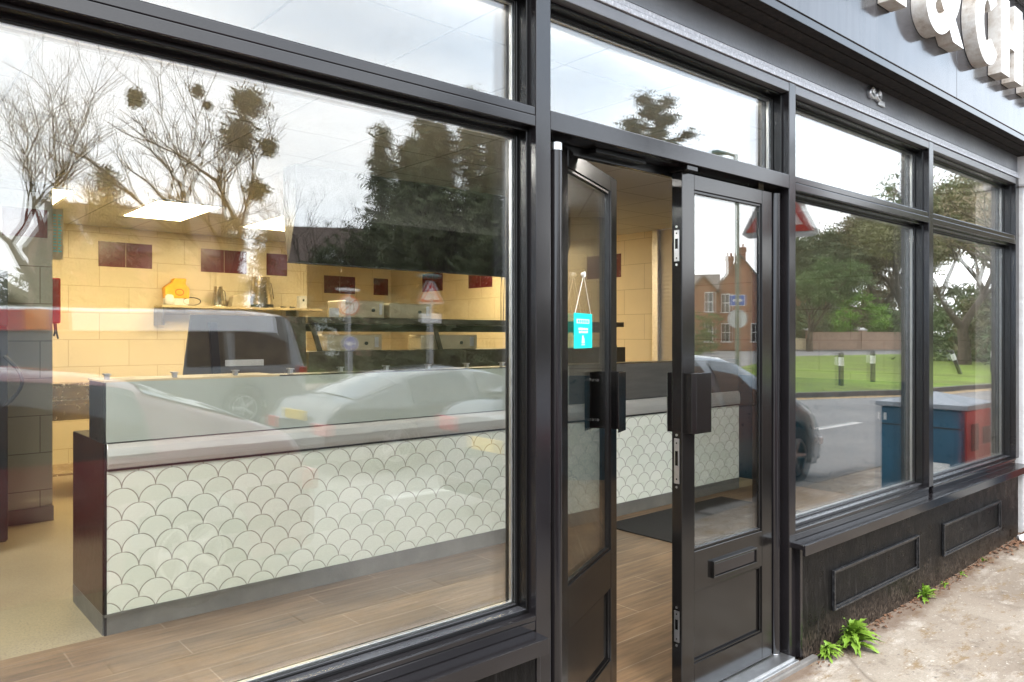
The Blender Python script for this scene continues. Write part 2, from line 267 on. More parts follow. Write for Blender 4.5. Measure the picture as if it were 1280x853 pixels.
# ------------------------------------------------------------------ mesh helpers
class MB:
    def __init__(s): s.v = []; s.f = []; s.mi = []; s.sm = []; s.xf = Matrix.Identity(4)
    def add(s, vs, fs, mi=0, smooth=False):
        o = len(s.v); s.v += [tuple(s.xf @ Vector(p)) for p in vs]; s.f += [tuple(i + o for i in f) for f in fs]
        s.mi += [mi] * len(fs); s.sm += [smooth] * len(fs); return s
    def box(s, x0, x1, y0, y1, z0, z1, mi=0):
        return s.add([(x0, y0, z0), (x1, y0, z0), (x1, y1, z0), (x0, y1, z0), (x0, y0, z1), (x1, y0, z1), (x1, y1, z1), (x0, y1, z1)],
                     [(0, 3, 2, 1), (4, 5, 6, 7), (0, 1, 5, 4), (1, 2, 6, 5), (2, 3, 7, 6), (3, 0, 4, 7)], mi)
    def prism(s, pts, a, b, axis='y', mi=0):      # polygon pts in the other two axes, extruded a..b
        n = len(pts)
        def P(p, q): return {'y': (p[0], q, p[1]), 'x': (q, p[0], p[1]), 'z': (p[0], p[1], q)}[axis]
        vs = [P(p, a) for p in pts] + [P(p, b) for p in pts]
        return s.add(vs, [tuple(range(n))[::-1], tuple(range(n, 2 * n))] + [(i, (i + 1) % n, n + (i + 1) % n, n + i) for i in range(n)], mi)
    def tube(s, a, b, ra, rb=None, n=10, mi=0, cap=True):
        a = Vector(a); b = Vector(b); rb = ra if rb is None else rb; d = (b - a).normalized()
        u = d.cross(Vector((0, 0, 1)) if abs(d.z) < .9 else Vector((1, 0, 0))).normalized(); w_ = d.cross(u)
        vs = []
        for p, r in ((a, ra), (b, rb)):
            for i in range(n):
                t = 2 * math.pi * i / n; vs.append(p + (u * math.cos(t) + w_ * math.sin(t)) * r)
        o = len(s.f); s.add(vs, [(i, (i + 1) % n, n + (i + 1) % n, n + i) for i in range(n)], mi, True)
        if cap: s.add(vs, [tuple(range(n))[::-1], tuple(range(n, 2 * n))], mi)
        return s
    def path(s, pts, r, n=8, mi=0):
        for i in range(len(pts) - 1): s.tube(pts[i], pts[i + 1], r if not hasattr(r, '__len__') else r[i], r if not hasattr(r, '__len__') else r[i + 1], n, mi)
        return s
    def lathe(s, prof, c=(0, 0, 0), n=24, mi=0, axis='z'):
        vs = []; m_ = len(prof)
        for i in range(n):
            t = 2 * math.pi * i / n
            for r, z in prof:
                p = (r * math.cos(t), r * math.sin(t), z)
                if axis == 'y': p = (p[0], p[2], p[1])
                vs.append((p[0] + c[0], p[1] + c[1], p[2] + c[2]))
        return s.add(vs, [(i * m_ + j, ((i + 1) % n) * m_ + j, ((i + 1) % n) * m_ + j + 1, i * m_ + j + 1) for i in range(n) for j in range(m_ - 1)], mi, True)
    def build(s, name, mats, parent=None, bevel=0, seg=2):
        me = bpy.data.meshes.new(name); me.from_pydata(s.v, [], s.f)
        for m in (mats if isinstance(mats, (list, tuple)) else [mats]): me.materials.append(M[m] if isinstance(m, str) else m)
        me.polygons.foreach_set('material_index', s.mi); me.polygons.foreach_set('use_smooth', s.sm)
        bm = bmesh.new(); bm.from_mesh(me); bmesh.ops.recalc_face_normals(bm, faces=bm.faces) if len(s.f) < 4000 else None; bm.to_mesh(me); bm.free()
        me.update(); o = bpy.data.objects.new(name, me); C.objects.link(o)
        if parent: o.parent = parent
        if bevel:
            b = o.modifiers.new('bevel', 'BEVEL'); b.width = bevel; b.segments = seg; b.limit_method = 'ANGLE'; b.angle_limit = R(35)
        return o
def tag(o, label=None, cat=None, group=None, kind=None):
    for k_, v_ in (('label', label), ('category', cat), ('group', group), ('kind', kind)):
        if v_: o[k_] = v_
    return o
def empty(name, loc, label, cat, group=None, rz=0):
    o = bpy.data.objects.new(name, None); C.objects.link(o); o.location = loc; o.rotation_euler = (0, 0, rz); o.empty_display_size = .1
    return tag(o, label, cat, group)
def copy_tree(o, parent=None):
    c = o.copy(); C.objects.link(c); c.parent = parent
    for ch in list(o.children): copy_tree(ch, c)
    return c

# ------------------------------------------------------------------ ground, road, pavement
def sheet(name, poly, z, mat, kind='structure'):
    m = MB(); m.add([(p[0], p[1], z) for p in poly], [tuple(range(len(poly)))]); o = m.build(name, mat)
    if o.data.polygons[0].normal.z < 0: o.data.flip_normals()
    o['kind'] = kind; return o
sheet('ground', [(-900, -900), (900, -900), (900, 900), (-900, 900)], -.13, 'land')
sheet('road', [(-120, -17.5), (25, -17.5), (60, -40), (110, -75), (130, -60), (90, -30), (200, -12), (200, -1.95), (-120, -1.95)], -.11, 'asphalt')
# pavement: a real slab that rises slightly to the right
m = MB(); xs_ = [-60, -4, 0, 2, 4, 5, 6, 7, 9, 12, 40, 200]
def pz(x_): return 0 if x_ < 4.8 else min(.05, (x_ - 4.8) * .028)
for i in range(len(xs_) - 1):
    a, b = xs_[i], xs_[i + 1]
    m.add([(a, -1.8, pz(a) - .02), (b, -1.8, pz(b) - .02), (b, .02, pz(b)), (a, .02, pz(a))], [(0, 1, 2, 3)])
tag(m.build('pavement', 'pave'), kind='structure')
m = MB()
for i in range(-60, 200): m.box(i * .915, i * .915 + .909, -1.95, -1.795, -.12, pz(i * .915) - .012)
tag(m.build('kerb', 'kerb', bevel=.012), kind='structure')
ISL = [(13.5, -10.2), (15.5, -9.3), (18.6, -8.2), (22, -6.8), (27, -6.2), (45, -5.7), (120, -5.2), (120, -13), (52, -27), (24, -15)]
m = MB(); m.prism(ISL, -.125, .0, 'z'); tag(m.build('grass_verge', 'grass'), kind='structure')
m = MB()
for i in range(6):
    a, b = Vector(ISL[i]), Vector(ISL[i + 1]); d_ = (b - a).normalized(); n_ = Vector((-d_.y, d_.x))
    m.prism([a, b, b + n_ * .15, a + n_ * .15], -.12, .025, 'z')
tag(m.build('verge_kerb', 'kerb'), kind='structure')
def strip(name, pts, wd, z, mat):
    m = MB()
    for i in range(len(pts) - 1):
        a, b = Vector(pts[i]), Vector(pts[i + 1]); d_ = (b - a).normalized(); n_ = Vector((-d_.y, d_.x)) * wd / 2
        m.add([(*(a - n_), z), (*(b - n_), z), (*(b + n_), z), (*(a + n_), z)], [(0, 1, 2, 3)])
    return tag(m.build(name, mat), kind='structure')
for o_ in (.32, .55): strip('yellow_line', [(p[0] - .1, p[1] + o_) for p in ISL[:7]], .09, -.104, 'paint_y')
m = MB()
for i in range(-14, 16):
    m.add([(i * 4.0, -4.55, -.105), (i * 4.0 + 2.2, -4.55, -.105), (i * 4.0 + 2.2, -4.43, -.105), (i * 4.0, -4.43, -.105)], [(0, 1, 2, 3)])
tag(m.build('lane_marking', 'paint_w'), kind='structure')
strip('give_way_line', [(9.8, -4.2), (12.2, -8.8)], .12, -.102, 'paint_w')
strip('edge_line', [(-60, -16.6), (12, -16.6)], .12, -.104, 'paint_w')
strip('edge_line', [(-60, -9.3), (12, -9.3)], .12, -.104, 'paint_w')
sheet('far_pavement', [(-120, -20.5), (27, -20.5), (27, -17.5), (-120, -17.5)], -.03, 'pave')
sheet('far_pavement', [(60, -57), (95, -32), (93, -29.5), (58, -54.5)], -.03, 'pave')

# ------------------------------------------------------------------ shop building
bld = empty('shop_building', (0, 0, 0), 'black framed chip shop front with large windows and glazed double doors', 'shop')
FT = .0            # front plane of the frames
XL, XR, YB, ZC = -2.6, 6.95, 9.3, 2.7
P0, P1, P2, P3 = (1.671, 1.737), (3.247, 3.305), (4.861, 4.925), (6.47, 6.54)
PL = (-1.97, -1.9)
def post(a, b, z0, z1): return MB().box(a, b, FT, .13, z0, z1).build('post', 'frame', bld, .0025)
for a, b in (PL, P0, P1, P2, P3): post(a, b, .02 if (a, b) in (P0, P1) else .6, 2.66)
TZ0, TZ1 = 2.173, 2.236
for a, b in ((PL[1], P0[0]), (P1[1], P2[0]), (P2[1], P3[0])):
    mm = MB().box(a, b, FT + .001, .13, TZ0, TZ0 + .034).box(a, b, FT + .003, .13, TZ0 + .0355, TZ1).box(a, b, FT + .006, .12, TZ0 + .03, TZ0 + .04, 1)
    mm.build('transom', ['frame', 'gasket'], bld, .0025)
    MB().box(a, b, FT + .002, .13, .556, .585).box(a, b, FT, .13, .5865, .603).box(a, b, .008, .12, .58, .59).build('bottom_rail', 'frame', bld, .0025)
MB().box(P0[1], P1[0], FT, .13, TZ0, TZ1).build('transom', 'frame', bld, .0025)
for a, b in ((PL[1], P0[0]), (P0[1], P1[0]), (P1[1], P2[0]), (P2[1], P3[0])):
    MB().box(a, b, FT + .001, .13, 2.615, 2.657).build('head_rail', 'rail', bld, .0025)
def glaze(x0, x1, z0, z1, name='window_frame'):
    """bead, gasket and spacer round one light, with two panes"""
    m = MB(); b = .012
    def ring(i, y0, y1, wd, mi=0):
        X0, X1, Z0, Z1 = x0 + i, x1 - i, z0 + i, z1 - i
        m.box(X0, X1, y0, y1, Z0, Z0 + wd, mi); m.box(X0, X1, y0, y1, Z1 - wd, Z1, mi)
        m.box(X0, X0 + wd, y0, y1, Z0 + wd, Z1 - wd, mi); m.box(X1 - wd, X1, y0, y1, Z0 + wd, Z1 - wd, mi)
    ring(.0005, .034, .072, .011); ring(.0007, .0725, .128, .020); ring(.0207, .076, .0795, .005, 1)
    ring(.0207, .0865, .1, .009, 2)
    m.box(x0 + .012, x1 - .012, .0345, .0715, z0 + .0118, z0 + .0150, 3); m.box(x0 + .021, x1 - .021, .0728, .0775, z0 + .0205, z0 + .0235, 3)
    fr = m.build(name, ['frame_in', 'gasket', 'alu', 'bead'], bld, .0015)
    p1 = MB().box(-(x1 - x0) / 2 + .021, (x1 - x0) / 2 - .021, 0, .0055, -(z1 - z0) / 2 + .021, (z1 - z0) / 2 - .021).build('pane', 'glass', fr); p1.location = ((x0 + x1) / 2, .0805, (z0 + z1) / 2)
    p2 = MB().box(-(x1 - x0) / 2 + .021, (x1 - x0) / 2 - .021, 0, .0055, -(z1 - z0) / 2 + .021, (z1 - z0) / 2 - .021).build('pane', 'glass_in', fr); p2.location = ((x0 + x1) / 2, .1015, (z0 + z1) / 2)
    p2.rotation_euler = (R(.05), 0, R(.10))
    return fr
for a, b in ((PL[1], P0[0]), (P1[1], P2[0]), (P2[1], P3[0])):
    glaze(a, b, .603, TZ0); glaze(a, b, TZ1, 2.615)
glaze(P0[1], P1[0], TZ1, 2.615)
# sills
def sill(a, b):
    m = MB(); m.prism([(-.07, .543), (-.07, .553), (.02, .556), (.02, .53), (-.055, .53), (-.055, .505), (-.07, .505)], a, b, 'x')
    return m.build('sill', 'frame', bld, .0015)
sill(-2.0, 1.662); sill(3.262, 6.56)
# stall risers with raised panel mouldings
def riser(a, b, panels, name='stall_riser'):
    o = MB().box(a, b, -.02, .13, -.12, .53).build(name, 'riser', bld, .004)
    for p0, p1 in panels:
        m = MB(); z0, z1, w_ = .165, .362, .018
        for (i, y) in ((0, -.036), (.010, -.029)):
            X0, X1, Z0, Z1 = p0 + i, p1 - i, z0 + i, z1 - i; q = .010
            m.box(X0, X1, y, -.0203, Z0, Z0 + q); m.box(X0, X1, y, -.0203, Z1 - q, Z1); m.box(X0, X0 + q, y, -.0203, Z0 + q, Z1 - q); m.box(X1 - q, X1, y, -.0203, Z0 + q, Z1 - q)
        m.build('panel_moulding', 'mould', o, .002)
riser(-2.6, 1.652, [(-1.7, -.75), (-.45, .5), (.72, 1.5)])
riser(3.33, 6.45, [(3.61, 4.63), (5.0, 6.03)])
MB().box(3.3055, 3.328, -.022, .125, .021, .543).build('corner_post', 'frame', bld, .002)
MB().box(1.654, 1.6705, -.022, .125, .021, .543).build('corner_post', 'frame', bld, .002)
# board over the windows, soffit, fascia, upper wall, piers
MB().box(-2.6, 6.56, -.004, .1, 2.6615, 2.681).box(-2.6, 6.56, .002, .1, 2.684, 2.705).build('head_strip', 'strip', bld, .002)
MB().box(-2.6, 6.56, .008, .1, 2.7095, 2.84).build('head_board', 'board', bld, .002)
MB().box(-2.6, 9.5, -.1, .006, 2.832, 2.86).box(-2.6, 9.5, -.163, -.1005, 2.838, 2.86).build('soffit', 'soffit', bld, .002)
MB().box(-2.6, 6.6, -.04, .007, 2.822, 2.834).build('cable_trunking', 'soffit', bld, .004)
MB().box(-2.6, 9.5, -.1665, -.1635, 2.826, 2.8605).build('drip_trim', 'frame', bld)
m = MB(); e = [-2.6, .55, 2.35, 4.795, 7.2, 9.5]
for i in range(5): m.box(e[i] + .0015, e[i + 1] - .0015, -.172, .05, 2.861, 3.72)
m.build('fascia_panel', 'fascia', bld, .002)
MB().box(-2.6, 9.5, -.25, .05, 3.722, 3.8).build('cornice', 'fascia', bld, .01)
MB().box(-2.6, 9.5, .055, .3, 2.86, 7).build('upper_wall', 'brick', bld)
MB().box(6.56, 7.35, -.03, .3, -.12, 2.83).build('pier', 'white_render', bld, .012)
MB().box(6.53, 7.4, -.075, .3, 2.60, 2.86).build('pier_capital', 'white_render', bld, .02)
MB().box(-3.4, -2.6, -.03, .3, -.12, 7).build('pier', 'white_render', bld, .012)
MB().box(7.36, 30, .0, .3, -.12, 7).build('neighbour_wall', 'brick', bld)
# flush fixing on the board
m = MB(); m.xf = Matrix.Translation((4.12, .004, 2.783)) @ Matrix.Rotation(R(0), 4, 'Y') @ Matrix.Scale(1.3, 4)
m.lathe([(.0, .004), (.022, .004), (.026, 0), (.026, -.012), (.020, -.016), (0.0, -.010)], (-.03, 0, 0), 16, 0, 'y'); m.lathe([(.0, .004), (.022, .004), (.026, 0), (.026, -.012), (.020, -.016), (0.0, -.010)], (.03, 0, 0), 16, 0, 'y'); m.box(-.03, .03, -.01, .002, -.02, .02); m.box(.04, .10, -.006, .002, -.035, -.012)
m.build('shutter_catch', 'steel', bld, .003)
# threshold
MB().box(1.737, 3.247, -.03, .14, .022, .044).box(1.60, 3.40, -.06, -.031, -.02, .018, 1).box(1.737, 3.247, -.05, -.03, .018, .036).build('threshold', ['alu', 'kerb'], bld, .004)
MB().box(1.737, 3.247, -.045, .14, -.1, .0215).build('step', 'kerb', bld, .004)
# finger guard tubes
for cx in (1.808, 3.212):
    MB().tube((cx, .052, .05), (cx, .052, 2.125), .0235, n=20).tube((cx, .052, 2.1255), (cx, .052, 2.150), .0238, n=20, mi=1).build('finger_guard', ['frame', 'alu' if cx < 2 else 'frame'], bld)
    MB().tube((cx, .052, .046), (cx, .052, .0498), .02, n=16).build('pivot', 'steel', bld)

# doors: built in the leaf's own frame, x from the hinge, y = thickness
def make_door(hx, ang, hand, letter):
    o = bpy.data.objects.new('door', None); C.objects.link(o); o.parent = bld; o.location = (hx, .045, 0); o.rotation_euler = (0, 0, ang)
    W_, s_, z0, zt = .672, .082, .05, 2.152
    def X(v): return v * hand
    def bx(m, a, b, y0, y1, c, d_, mi=0): m.box(min(X(a), X(b)), max(X(a), X(b)), y0, y1, c, d_, mi); return m
    m = MB(); bx(m, 0, s_, 0, .05, z0, zt); bx(m, W_ - s_, W_, 0, .05, z0, zt)
    bx(m, s_, W_ - s_, .0005, .05, 2.09, zt); bx(m, s_, W_ - s_, .0005, .05, .47, .628); bx(m, s_, W_ - s_, .0005, .05, z0, .175)
    bx(m, s_, W_ - s_, .016, .040, .175, .47)
    m.build('door_frame', 'door', o, .002)
    m = MB()
    for (a, b, c, d_) in ((s_, W_ - s_, .628, .640), (s_, W_ - s_, 2.078, 2.09), (s_, s_ + .011, .64, 2.078), (W_ - s_ - .011, W_ - s_, .64, 2.078)): bx(m, a, b, .006, .044, c, d_)
    for (a, b, c, d_) in ((s_, W_ - s_, .175, .184), (s_, W_ - s_, .461, .47), (s_, s_ + .009, .184, .461), (W_ - s_ - .009, W_ - s_, .184, .461)): bx(m, a, b, .006, .015, c, d_)
    m.build('glazing_bead', 'frame_in', o, .002)
    for y, mt, rr in ((.014, 'glass', 0), (.031, 'glass_in', .12)):
        hw = (W_ - 2 * s_ - .022) / 2; p = MB().box(-hw, hw, 0, .005, -.719, .719).build('pane', mt, o); p.location = (X(W_ / 2), y, 1.359); p.rotation_euler = (0, 0, R(rr) * hand)
    # angular plate pulls, one each side of the free stile
    for y, sg in ((0, -1), (.05, 1)):
        pr = [(W_ - .016, y), (W_ - .016, y + sg * .034), (W_ - .030, y + sg * .048), (W_ - .130, y + sg * .048), (W_ - .130, y + sg * .043), (W_ - .032, y + sg * .043), (W_ - .021, y + sg * .032), (W_ - .021, y)]
        m = MB(); m.prism([(X(a), b) for a, b in pr], 1.112, 1.352, 'z')
        h = m.build('handle', 'door', o, .0012)
        for z in (1.15, 1.315): MB().tube((X(W_ - .045), y + sg * .0365, z), (X(W_ - .045), y + sg * .0425, z), .0055, n=10).build('fixing', 'steel', o)
    # lock plates in the free edge
    ex = X(W_)
    def plate(zc, hh, kind):
        m = MB(); a, b = (ex - .001, ex + .0025) if hand > 0 else (ex - .0025, ex + .001)
        m.box(a, b, .013, .037, zc - hh, zc + hh)
        c_, d_ = (b, b + .0008) if hand > 0 else (a - .0008, a)
        if kind: m.box(c_, d_, .018, .032, zc - hh * .2, zc + hh * .45, 1)
        for q in (-.8, .8): m.tube((c_, .025, zc + hh * q), (d_, .025, zc + hh * q), .0035, n=8, mi=1)
        for q in (hh + .014, -hh - .014): m.tube((c_, .025, zc + q), (d_ , .025, zc + q), .005, n=8)
        m.build('lock_plate', ['steel', 'frame_in'], o, .0006)
    plate(1.0, .09, 1); plate(1.86, .062, 1) if letter else None; plate(.34, .062, 1) if letter else None
    if letter:
        a, b = W_ - .59 + .02, W_ - .26 + .02
        a, b = .145, .475
        l = MB(); bx(l, a, b, -.016, .0, .498, .506); bx(l, a, b, -.016, 0, .560, .568); bx(l, a, a + .008, -.016, 0, .506, .560); bx(l, b - .008, b, -.016, 0, .506, .560)
        bx(l, a + .008, b - .008, -.009, -.002, .508, .556, 1)
        l.build('letter_plate', ['door', 'frame'], o, .0015)
    return o
doorR = make_door(3.175, 0, -1, True)
doorL = make_door(1.822, R(24.6), 1, False)
# hold-open shoot at the head of the doorway
MB().box(2.49, 2.56, .01, .1, 2.153, 2.172).box(1.84, 3.16, .102, .125, 2.14, 2.172).box(2.02, 2.3, .06, .1, 2.155, 2.172).build('door_stop', 'frame_in', bld, .002)

# ------------------------------------------------------------------ interior shell
tag(MB().box(XL, XR, .13, 2.29, -.1, .045).build('floor', 'plank'), kind='structure')
tag(MB().box(XL, XR, 2.2905, YB, -.1, .0445).build('kitchen_floor', 'vinyl'), kind='structure')
MB().box(XL, XR, .131, YB, ZC, ZC + .1).build('ceiling', 'ceil', bld)
MB().box(XL, XR, .128, .2, ZC - .08, ZC - .001).build('lintel', 'white_p', bld)
# inner face of the risers
MB().box(XL, 1.737, .1305, .16, .045, .55).box(3.3, XR, .1305, .16, .045, .55).build('inner_lining', 'white_p', bld)
def wall(x0, x1, y0, y1, z0, z1, mt, name='inner_wall'): return MB().box(x0, x1, y0, y1, z0, z1).build(name, mt, bld)
bwl = wall(1.2, 4.55, 7.5, 7.6, .04, ZC, 'tile')        # back wall, near part
bw2 = wall(4.55, XR, YB, YB + .1, .04, ZC, 'tile')
wall(4.4505, 4.55, 7.6, YB, .04, ZC, 'tile')
wall(XL, 1.2, 7.5, 7.6, .04, ZC, 'tile')
rw = wall(XR, XR + .1, 3.66, YB, .04, ZC, 'tile')
wall(XR + .001, XR + .1, 3.2, 3.66, .04, ZC, 'wavy', 'wavy_wall')
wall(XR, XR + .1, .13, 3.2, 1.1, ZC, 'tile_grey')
wall(XR - .012, XR + .1, .13, 3.6, .04, 1.1, 'navy_lower', 'wall_lining')
MB().box(XR - .05, XR, 3.62, 3.70, .04, ZC).build('wall_trim', 'steel', bld, .004)
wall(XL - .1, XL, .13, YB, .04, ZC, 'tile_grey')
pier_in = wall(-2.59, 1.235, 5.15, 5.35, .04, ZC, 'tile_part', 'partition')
wall(1.0, 1.235, 5.351, 5.9, .04, ZC, 'tile', 'partition')
MB().box(.90, 1.24, 5.13, 5.3, .045, .16).build('partition_plinth', 'kick', bld)
# maroon tiles, set 2 mm proud of their walls
def mtiles(spec, parent):
    for s_ in spec: MB().box(*s_).build('accent_tile', 'maroon', parent, .0015)
z0, z1 = 2.265, 2.542
mtiles([(x_ + i * .279, x_ + i * .279 + .2755, 7.498, 7.5, z0, z1) for x_ in (2.09, 3.19, 4.0) for i in (0, 1) if not (x_ == 4.0 and i)], bwl)
mtiles([(x_ + i * .279, x_ + i * .279 + .2755, 9.298, 9.3, 2.18, 2.46) for x_ in (5.72,) for i in (0, 1)] + [(6.62, 6.9, 9.298, 9.3, 2.18, 2.46)], bw2)
mtiles([(6.948, 6.95, y + i * .279, y + i * .279 + .2755, 2.2, 2.48) for y in (7.8, 6.6, 5.4, 4.2) for i in (0, 1)], rw)
mtiles([(.90, 1.20, 5.148, 5.15, 2.27, 2.49)], pier_in)

# ceiling light panels
COOLB = emit('added batten lamp', (1, .95, .88), 26.0); lp = None; COOL = emit('added cool fill panel', (1, .97, .92), 15.0)
for (x_, y_) in ((2.04, 5.27), (3.24, 5.27), (.84, 5.27), (5.95, 5.27), (-1.6, 6.4), (-.5, .2), (-.5, 1.8), (-.35, 3.3)):  # last three: unseen panels added to light the counter front
    if lp is None:
        lp = empty('ceiling_light', (x_, y_, ZC - .012), '', 'light panel')
        MB().box(0, .6, 0, .03, -.002, .011).box(0, .6, 1.15, 1.18, -.002, .011).box(0, .03, .03, 1.15, -.002, .011).box(.57, .6, .03, 1.15, -.002, .011).build('frame', 'white_p', lp)
        MB().box(.03, .57, .03, 1.15, .001, .009).build('diffuser', emit('light panel', (1, .80, .47), 19.0), lp); c = lp
    else:
        c = copy_tree(lp); c.location = (x_, y_, ZC - .012)
        if y_ == .66: c.rotation_euler.z = math.pi / 2
        if y_ < 3.5:
            for ch in c.children:
                if 'diffuser' in ch.name: ch.data = ch.data.copy(); ch.data.materials[0] = COOL
    c['group'] = 'light panels in the suspended ceiling'
    c['label'] = {(2.04, 5.27): 'lit ceiling light panel showing whole, left of the dark hood above the shelf',
                  (3.24, 5.27): 'lit ceiling light panel cut off by the left edge of the dark hood'}.get((x_, y_), 'unseen ceiling light panel, lighting the interior from out of view')

for i in range(6):  # unseen battens, added to brighten the counter front
    x_ = -1.7 + i * 1.38
    o = empty('fill_batten', (x_, .205, ZC - .045), 'unseen slim batten added behind the window head to light the counter', 'added batten lamp', 'added lamp battens behind the window head')
    MB().box(0, 1.2, 0, .065, .02, .044).build('housing', 'white_p', o, .004); MB().box(.01, 1.19, .005, .06, 0, .0195).build('diffuser', COOLB, o, .006)
# hanging extraction hood over the range
hd = empty('extraction_hood', (2.36, 3.2, 2.02), 'dark steel hood hanging from the ceiling behind the counter', 'hood')
m = MB(); m.prism([(0, .68), (0, .33), (.11, 0), (.125, 0), (.20, .33), (.20, .68)], 0, 2.72, 'x'); m.build('canopy', 'hood', hd, .004)
MB().box(-.008, 2.728, .105, .128, -.004, .008).build('bottom_trim', 'black', hd, .002)

# ------------------------------------------------------------------ counter
ct = empty('shop_counter', (.944, 2.29, .045), 'long serving counter faced with white fish scale tiles and a grey upper panel', 'counter')
CL = 5.50
MB().box(0.012, CL, 0, .012, .103, .795).build('tiled_front', 'scale', ct)
MB().box(.0, .0115, -.004, .012, .0, .93).build('edge_trim', 'frame', ct, .001)
MB().box(0, CL, -.003, .02, 0, .100).box(0, CL, -.007, -.003, .088, .103).build('kickboard', 'kick', ct, .002)
MB().box(0.0, CL - .003, .0125, .648, .001, .86).build('carcass', 'darkwood', ct, .002)
MB().box(-.004, 0, .013, .65, .10, .93).build('end_panel', 'darkwood', ct)
MB().box(-.005, 0, .013, .65, 0, .098).build('end_kick', 'kick', ct)
MB().box(0.012, CL, -.014, .03, .796, .806).build('black_trim', 'black', ct, .002)
m = MB(); pr = [(-.012, .8065), (-.016, .83), (-.016, .87), (-.010, .905), (.004, .930), (.03, .930), (.03, .8065)]; m.prism(pr, .012, CL, 'x'); o_ = m.build('steel_band', 'brushed', ct, .004)
MB().box(-.002, 2.9, .03, .65, .861, .934).build('worktop', 'black', ct, .003)
MB().box(2.9, CL, .03, .65, .861, .934).build('worktop', 'stainless', ct, .003)
MB().box(.011, 3.2, .004, .016, .934, 1.228).build('front_screen', 'glare', ct, .001); MB().box(3.203, CL, .004, .016, .934, 1.228).build('front_screen', 'screen', ct, .001)
MB().box(.011, CL, .002, .03, .931, .9345).build('screen_seal', 'black', ct)
MB().box(.0, .35, .02, .30, .9345, 1.226).box(-.002, .9, .0165, .32, 1.2275, 1.238, 1).build('display_case', ['black', 'shelf'], ct, .002)
for i in range(10):
    m = MB(); m.box(.02 + i * .32, .04 + i * .32, .06, .09, 1.239, 1.262).box(.015 + i * .32, .045 + i * .32, .055, .10, 1.262, 1.268)
    m.build('clip', 'steel', ct)
MB().box(.9, CL, .0165, .2, 1.2285, 1.235).build('top_ledge', 'hood', ct, .002)
m = MB(); m.lathe([(0, 0), (.06, 0), (.065, .01), (.05, .03), (.02, .05), (0, .052)], (.06, .16, .934), 14)
m.build('bowl', 'black', ct)

# frying range with gantry shelves
rg = empty('frying_range', (1.7, 3.5, .045), 'dark metal frying range with two gantry shelves behind the counter', 'fryer')
m = MB().box(0, 4.0, .1, .9, 0, .95); m.build('body', 'stainless', rg, .005)
MB().prism([(0.0, .9), (.085, 1.60), (.93, 1.60), (.95, .9)], .1, .12, 'y').build('end_panel', 'range', rg, .003)
m = MB(); m.prism([(.24, .95), (.20, 1.55), (.255, 1.55), (.30, .95)], .07, .1, 'y'); m.build('end_post', 'black', rg, .003)
MB().box(.32, .6, .095, .099, 1.24, 1.285).build('data_label', 'white_p', rg)
MB().box(.95, 4.6, 0.1, .34, 1.55, 1.60).box(.95, 4.6, .32, .34, 1.49, 1.55).build('upper_shelf', 'range', rg, .003)
MB().box(.95, 4.6, 0.08, .16, 1.10, 1.335).box(.95, 4.6, .16, .36, 1.315, 1.335).build('lower_shelf', 'range', rg, .003)
for i in range(4):
    x_ = 1.0 + i * 1.15; m = MB(); m.prism([(x_ + .06, 1.335), (x_ + .1, 1.335), (x_ + .03, 1.55), (x_ - .01, 1.55)], .15, .17, 'y'); m.build('bracket', 'range', rg, .002)
for (a, b, h_) in ((1.35, 1.62, .13), (1.95, 2.35, .16), (2.9, 3.25, .15)):
    pass
def steelbox(loc, sx, sy, sz, label):
    o = empty('appliance_box', loc, label, 'appliance')
    MB().box(0, sx, 0, sy, 0, sz).build('casing', 'beige', o, .008); MB().box(sx * .86, sx * .93, -.006, 0, sz * .2, sz * .85).build('hinge', 'steel', o, .001)
    MB().tube((sx * .7, -.012, sz * .45), (sx * .7, 0, sz * .45), .014, n=12).build('knob', 'black', o)
steelbox((3.0, 3.66, 1.646), .36, .3, .14, 'low beige metal appliance on the gantry shelf, left one with a black knob')
steelbox((3.40, 3.64, 1.646), .42, .3, .125, 'low beige metal appliance on the gantry shelf, right one beside the hinge plate')
steelbox((2.86, 3.7, 1.381), .5, .2, .13, 'beige metal appliance between the two gantry shelves, left of the slanted bracket')
steelbox((3.75, 3.7, 1.381), .62, .2, .13, 'beige metal appliance between the two gantry shelves, right of the slanted bracket')
m = MB().box(0, .08, 0, .01, 0, .07); o = m.build('switch_plate', 'white_p'); o.location = (2.83, 3.6, 1.648); tag(o, 'small white and teal display block standing left on the gantry shelf', 'display')
# socket and cables high on the right wall
so_ = empty('wall_socket', (6.94, 6.33, 2.34), 'twin wall socket with two black plugs and hanging cables above the gantry', 'socket')
MB().box(-.002, .008, -.08, .08, -.045, .045).build('plate', 'white_p', so_, .003)
for y in (-.035, .035): MB().box(-.03, -.002, y - .022, y + .022, -.02, .025).path([(-.02, y, -.02), (-.03, y, -.15), (-.04, y * .7, -.75)], .006, 6).build('plug', 'black', so_, .003)

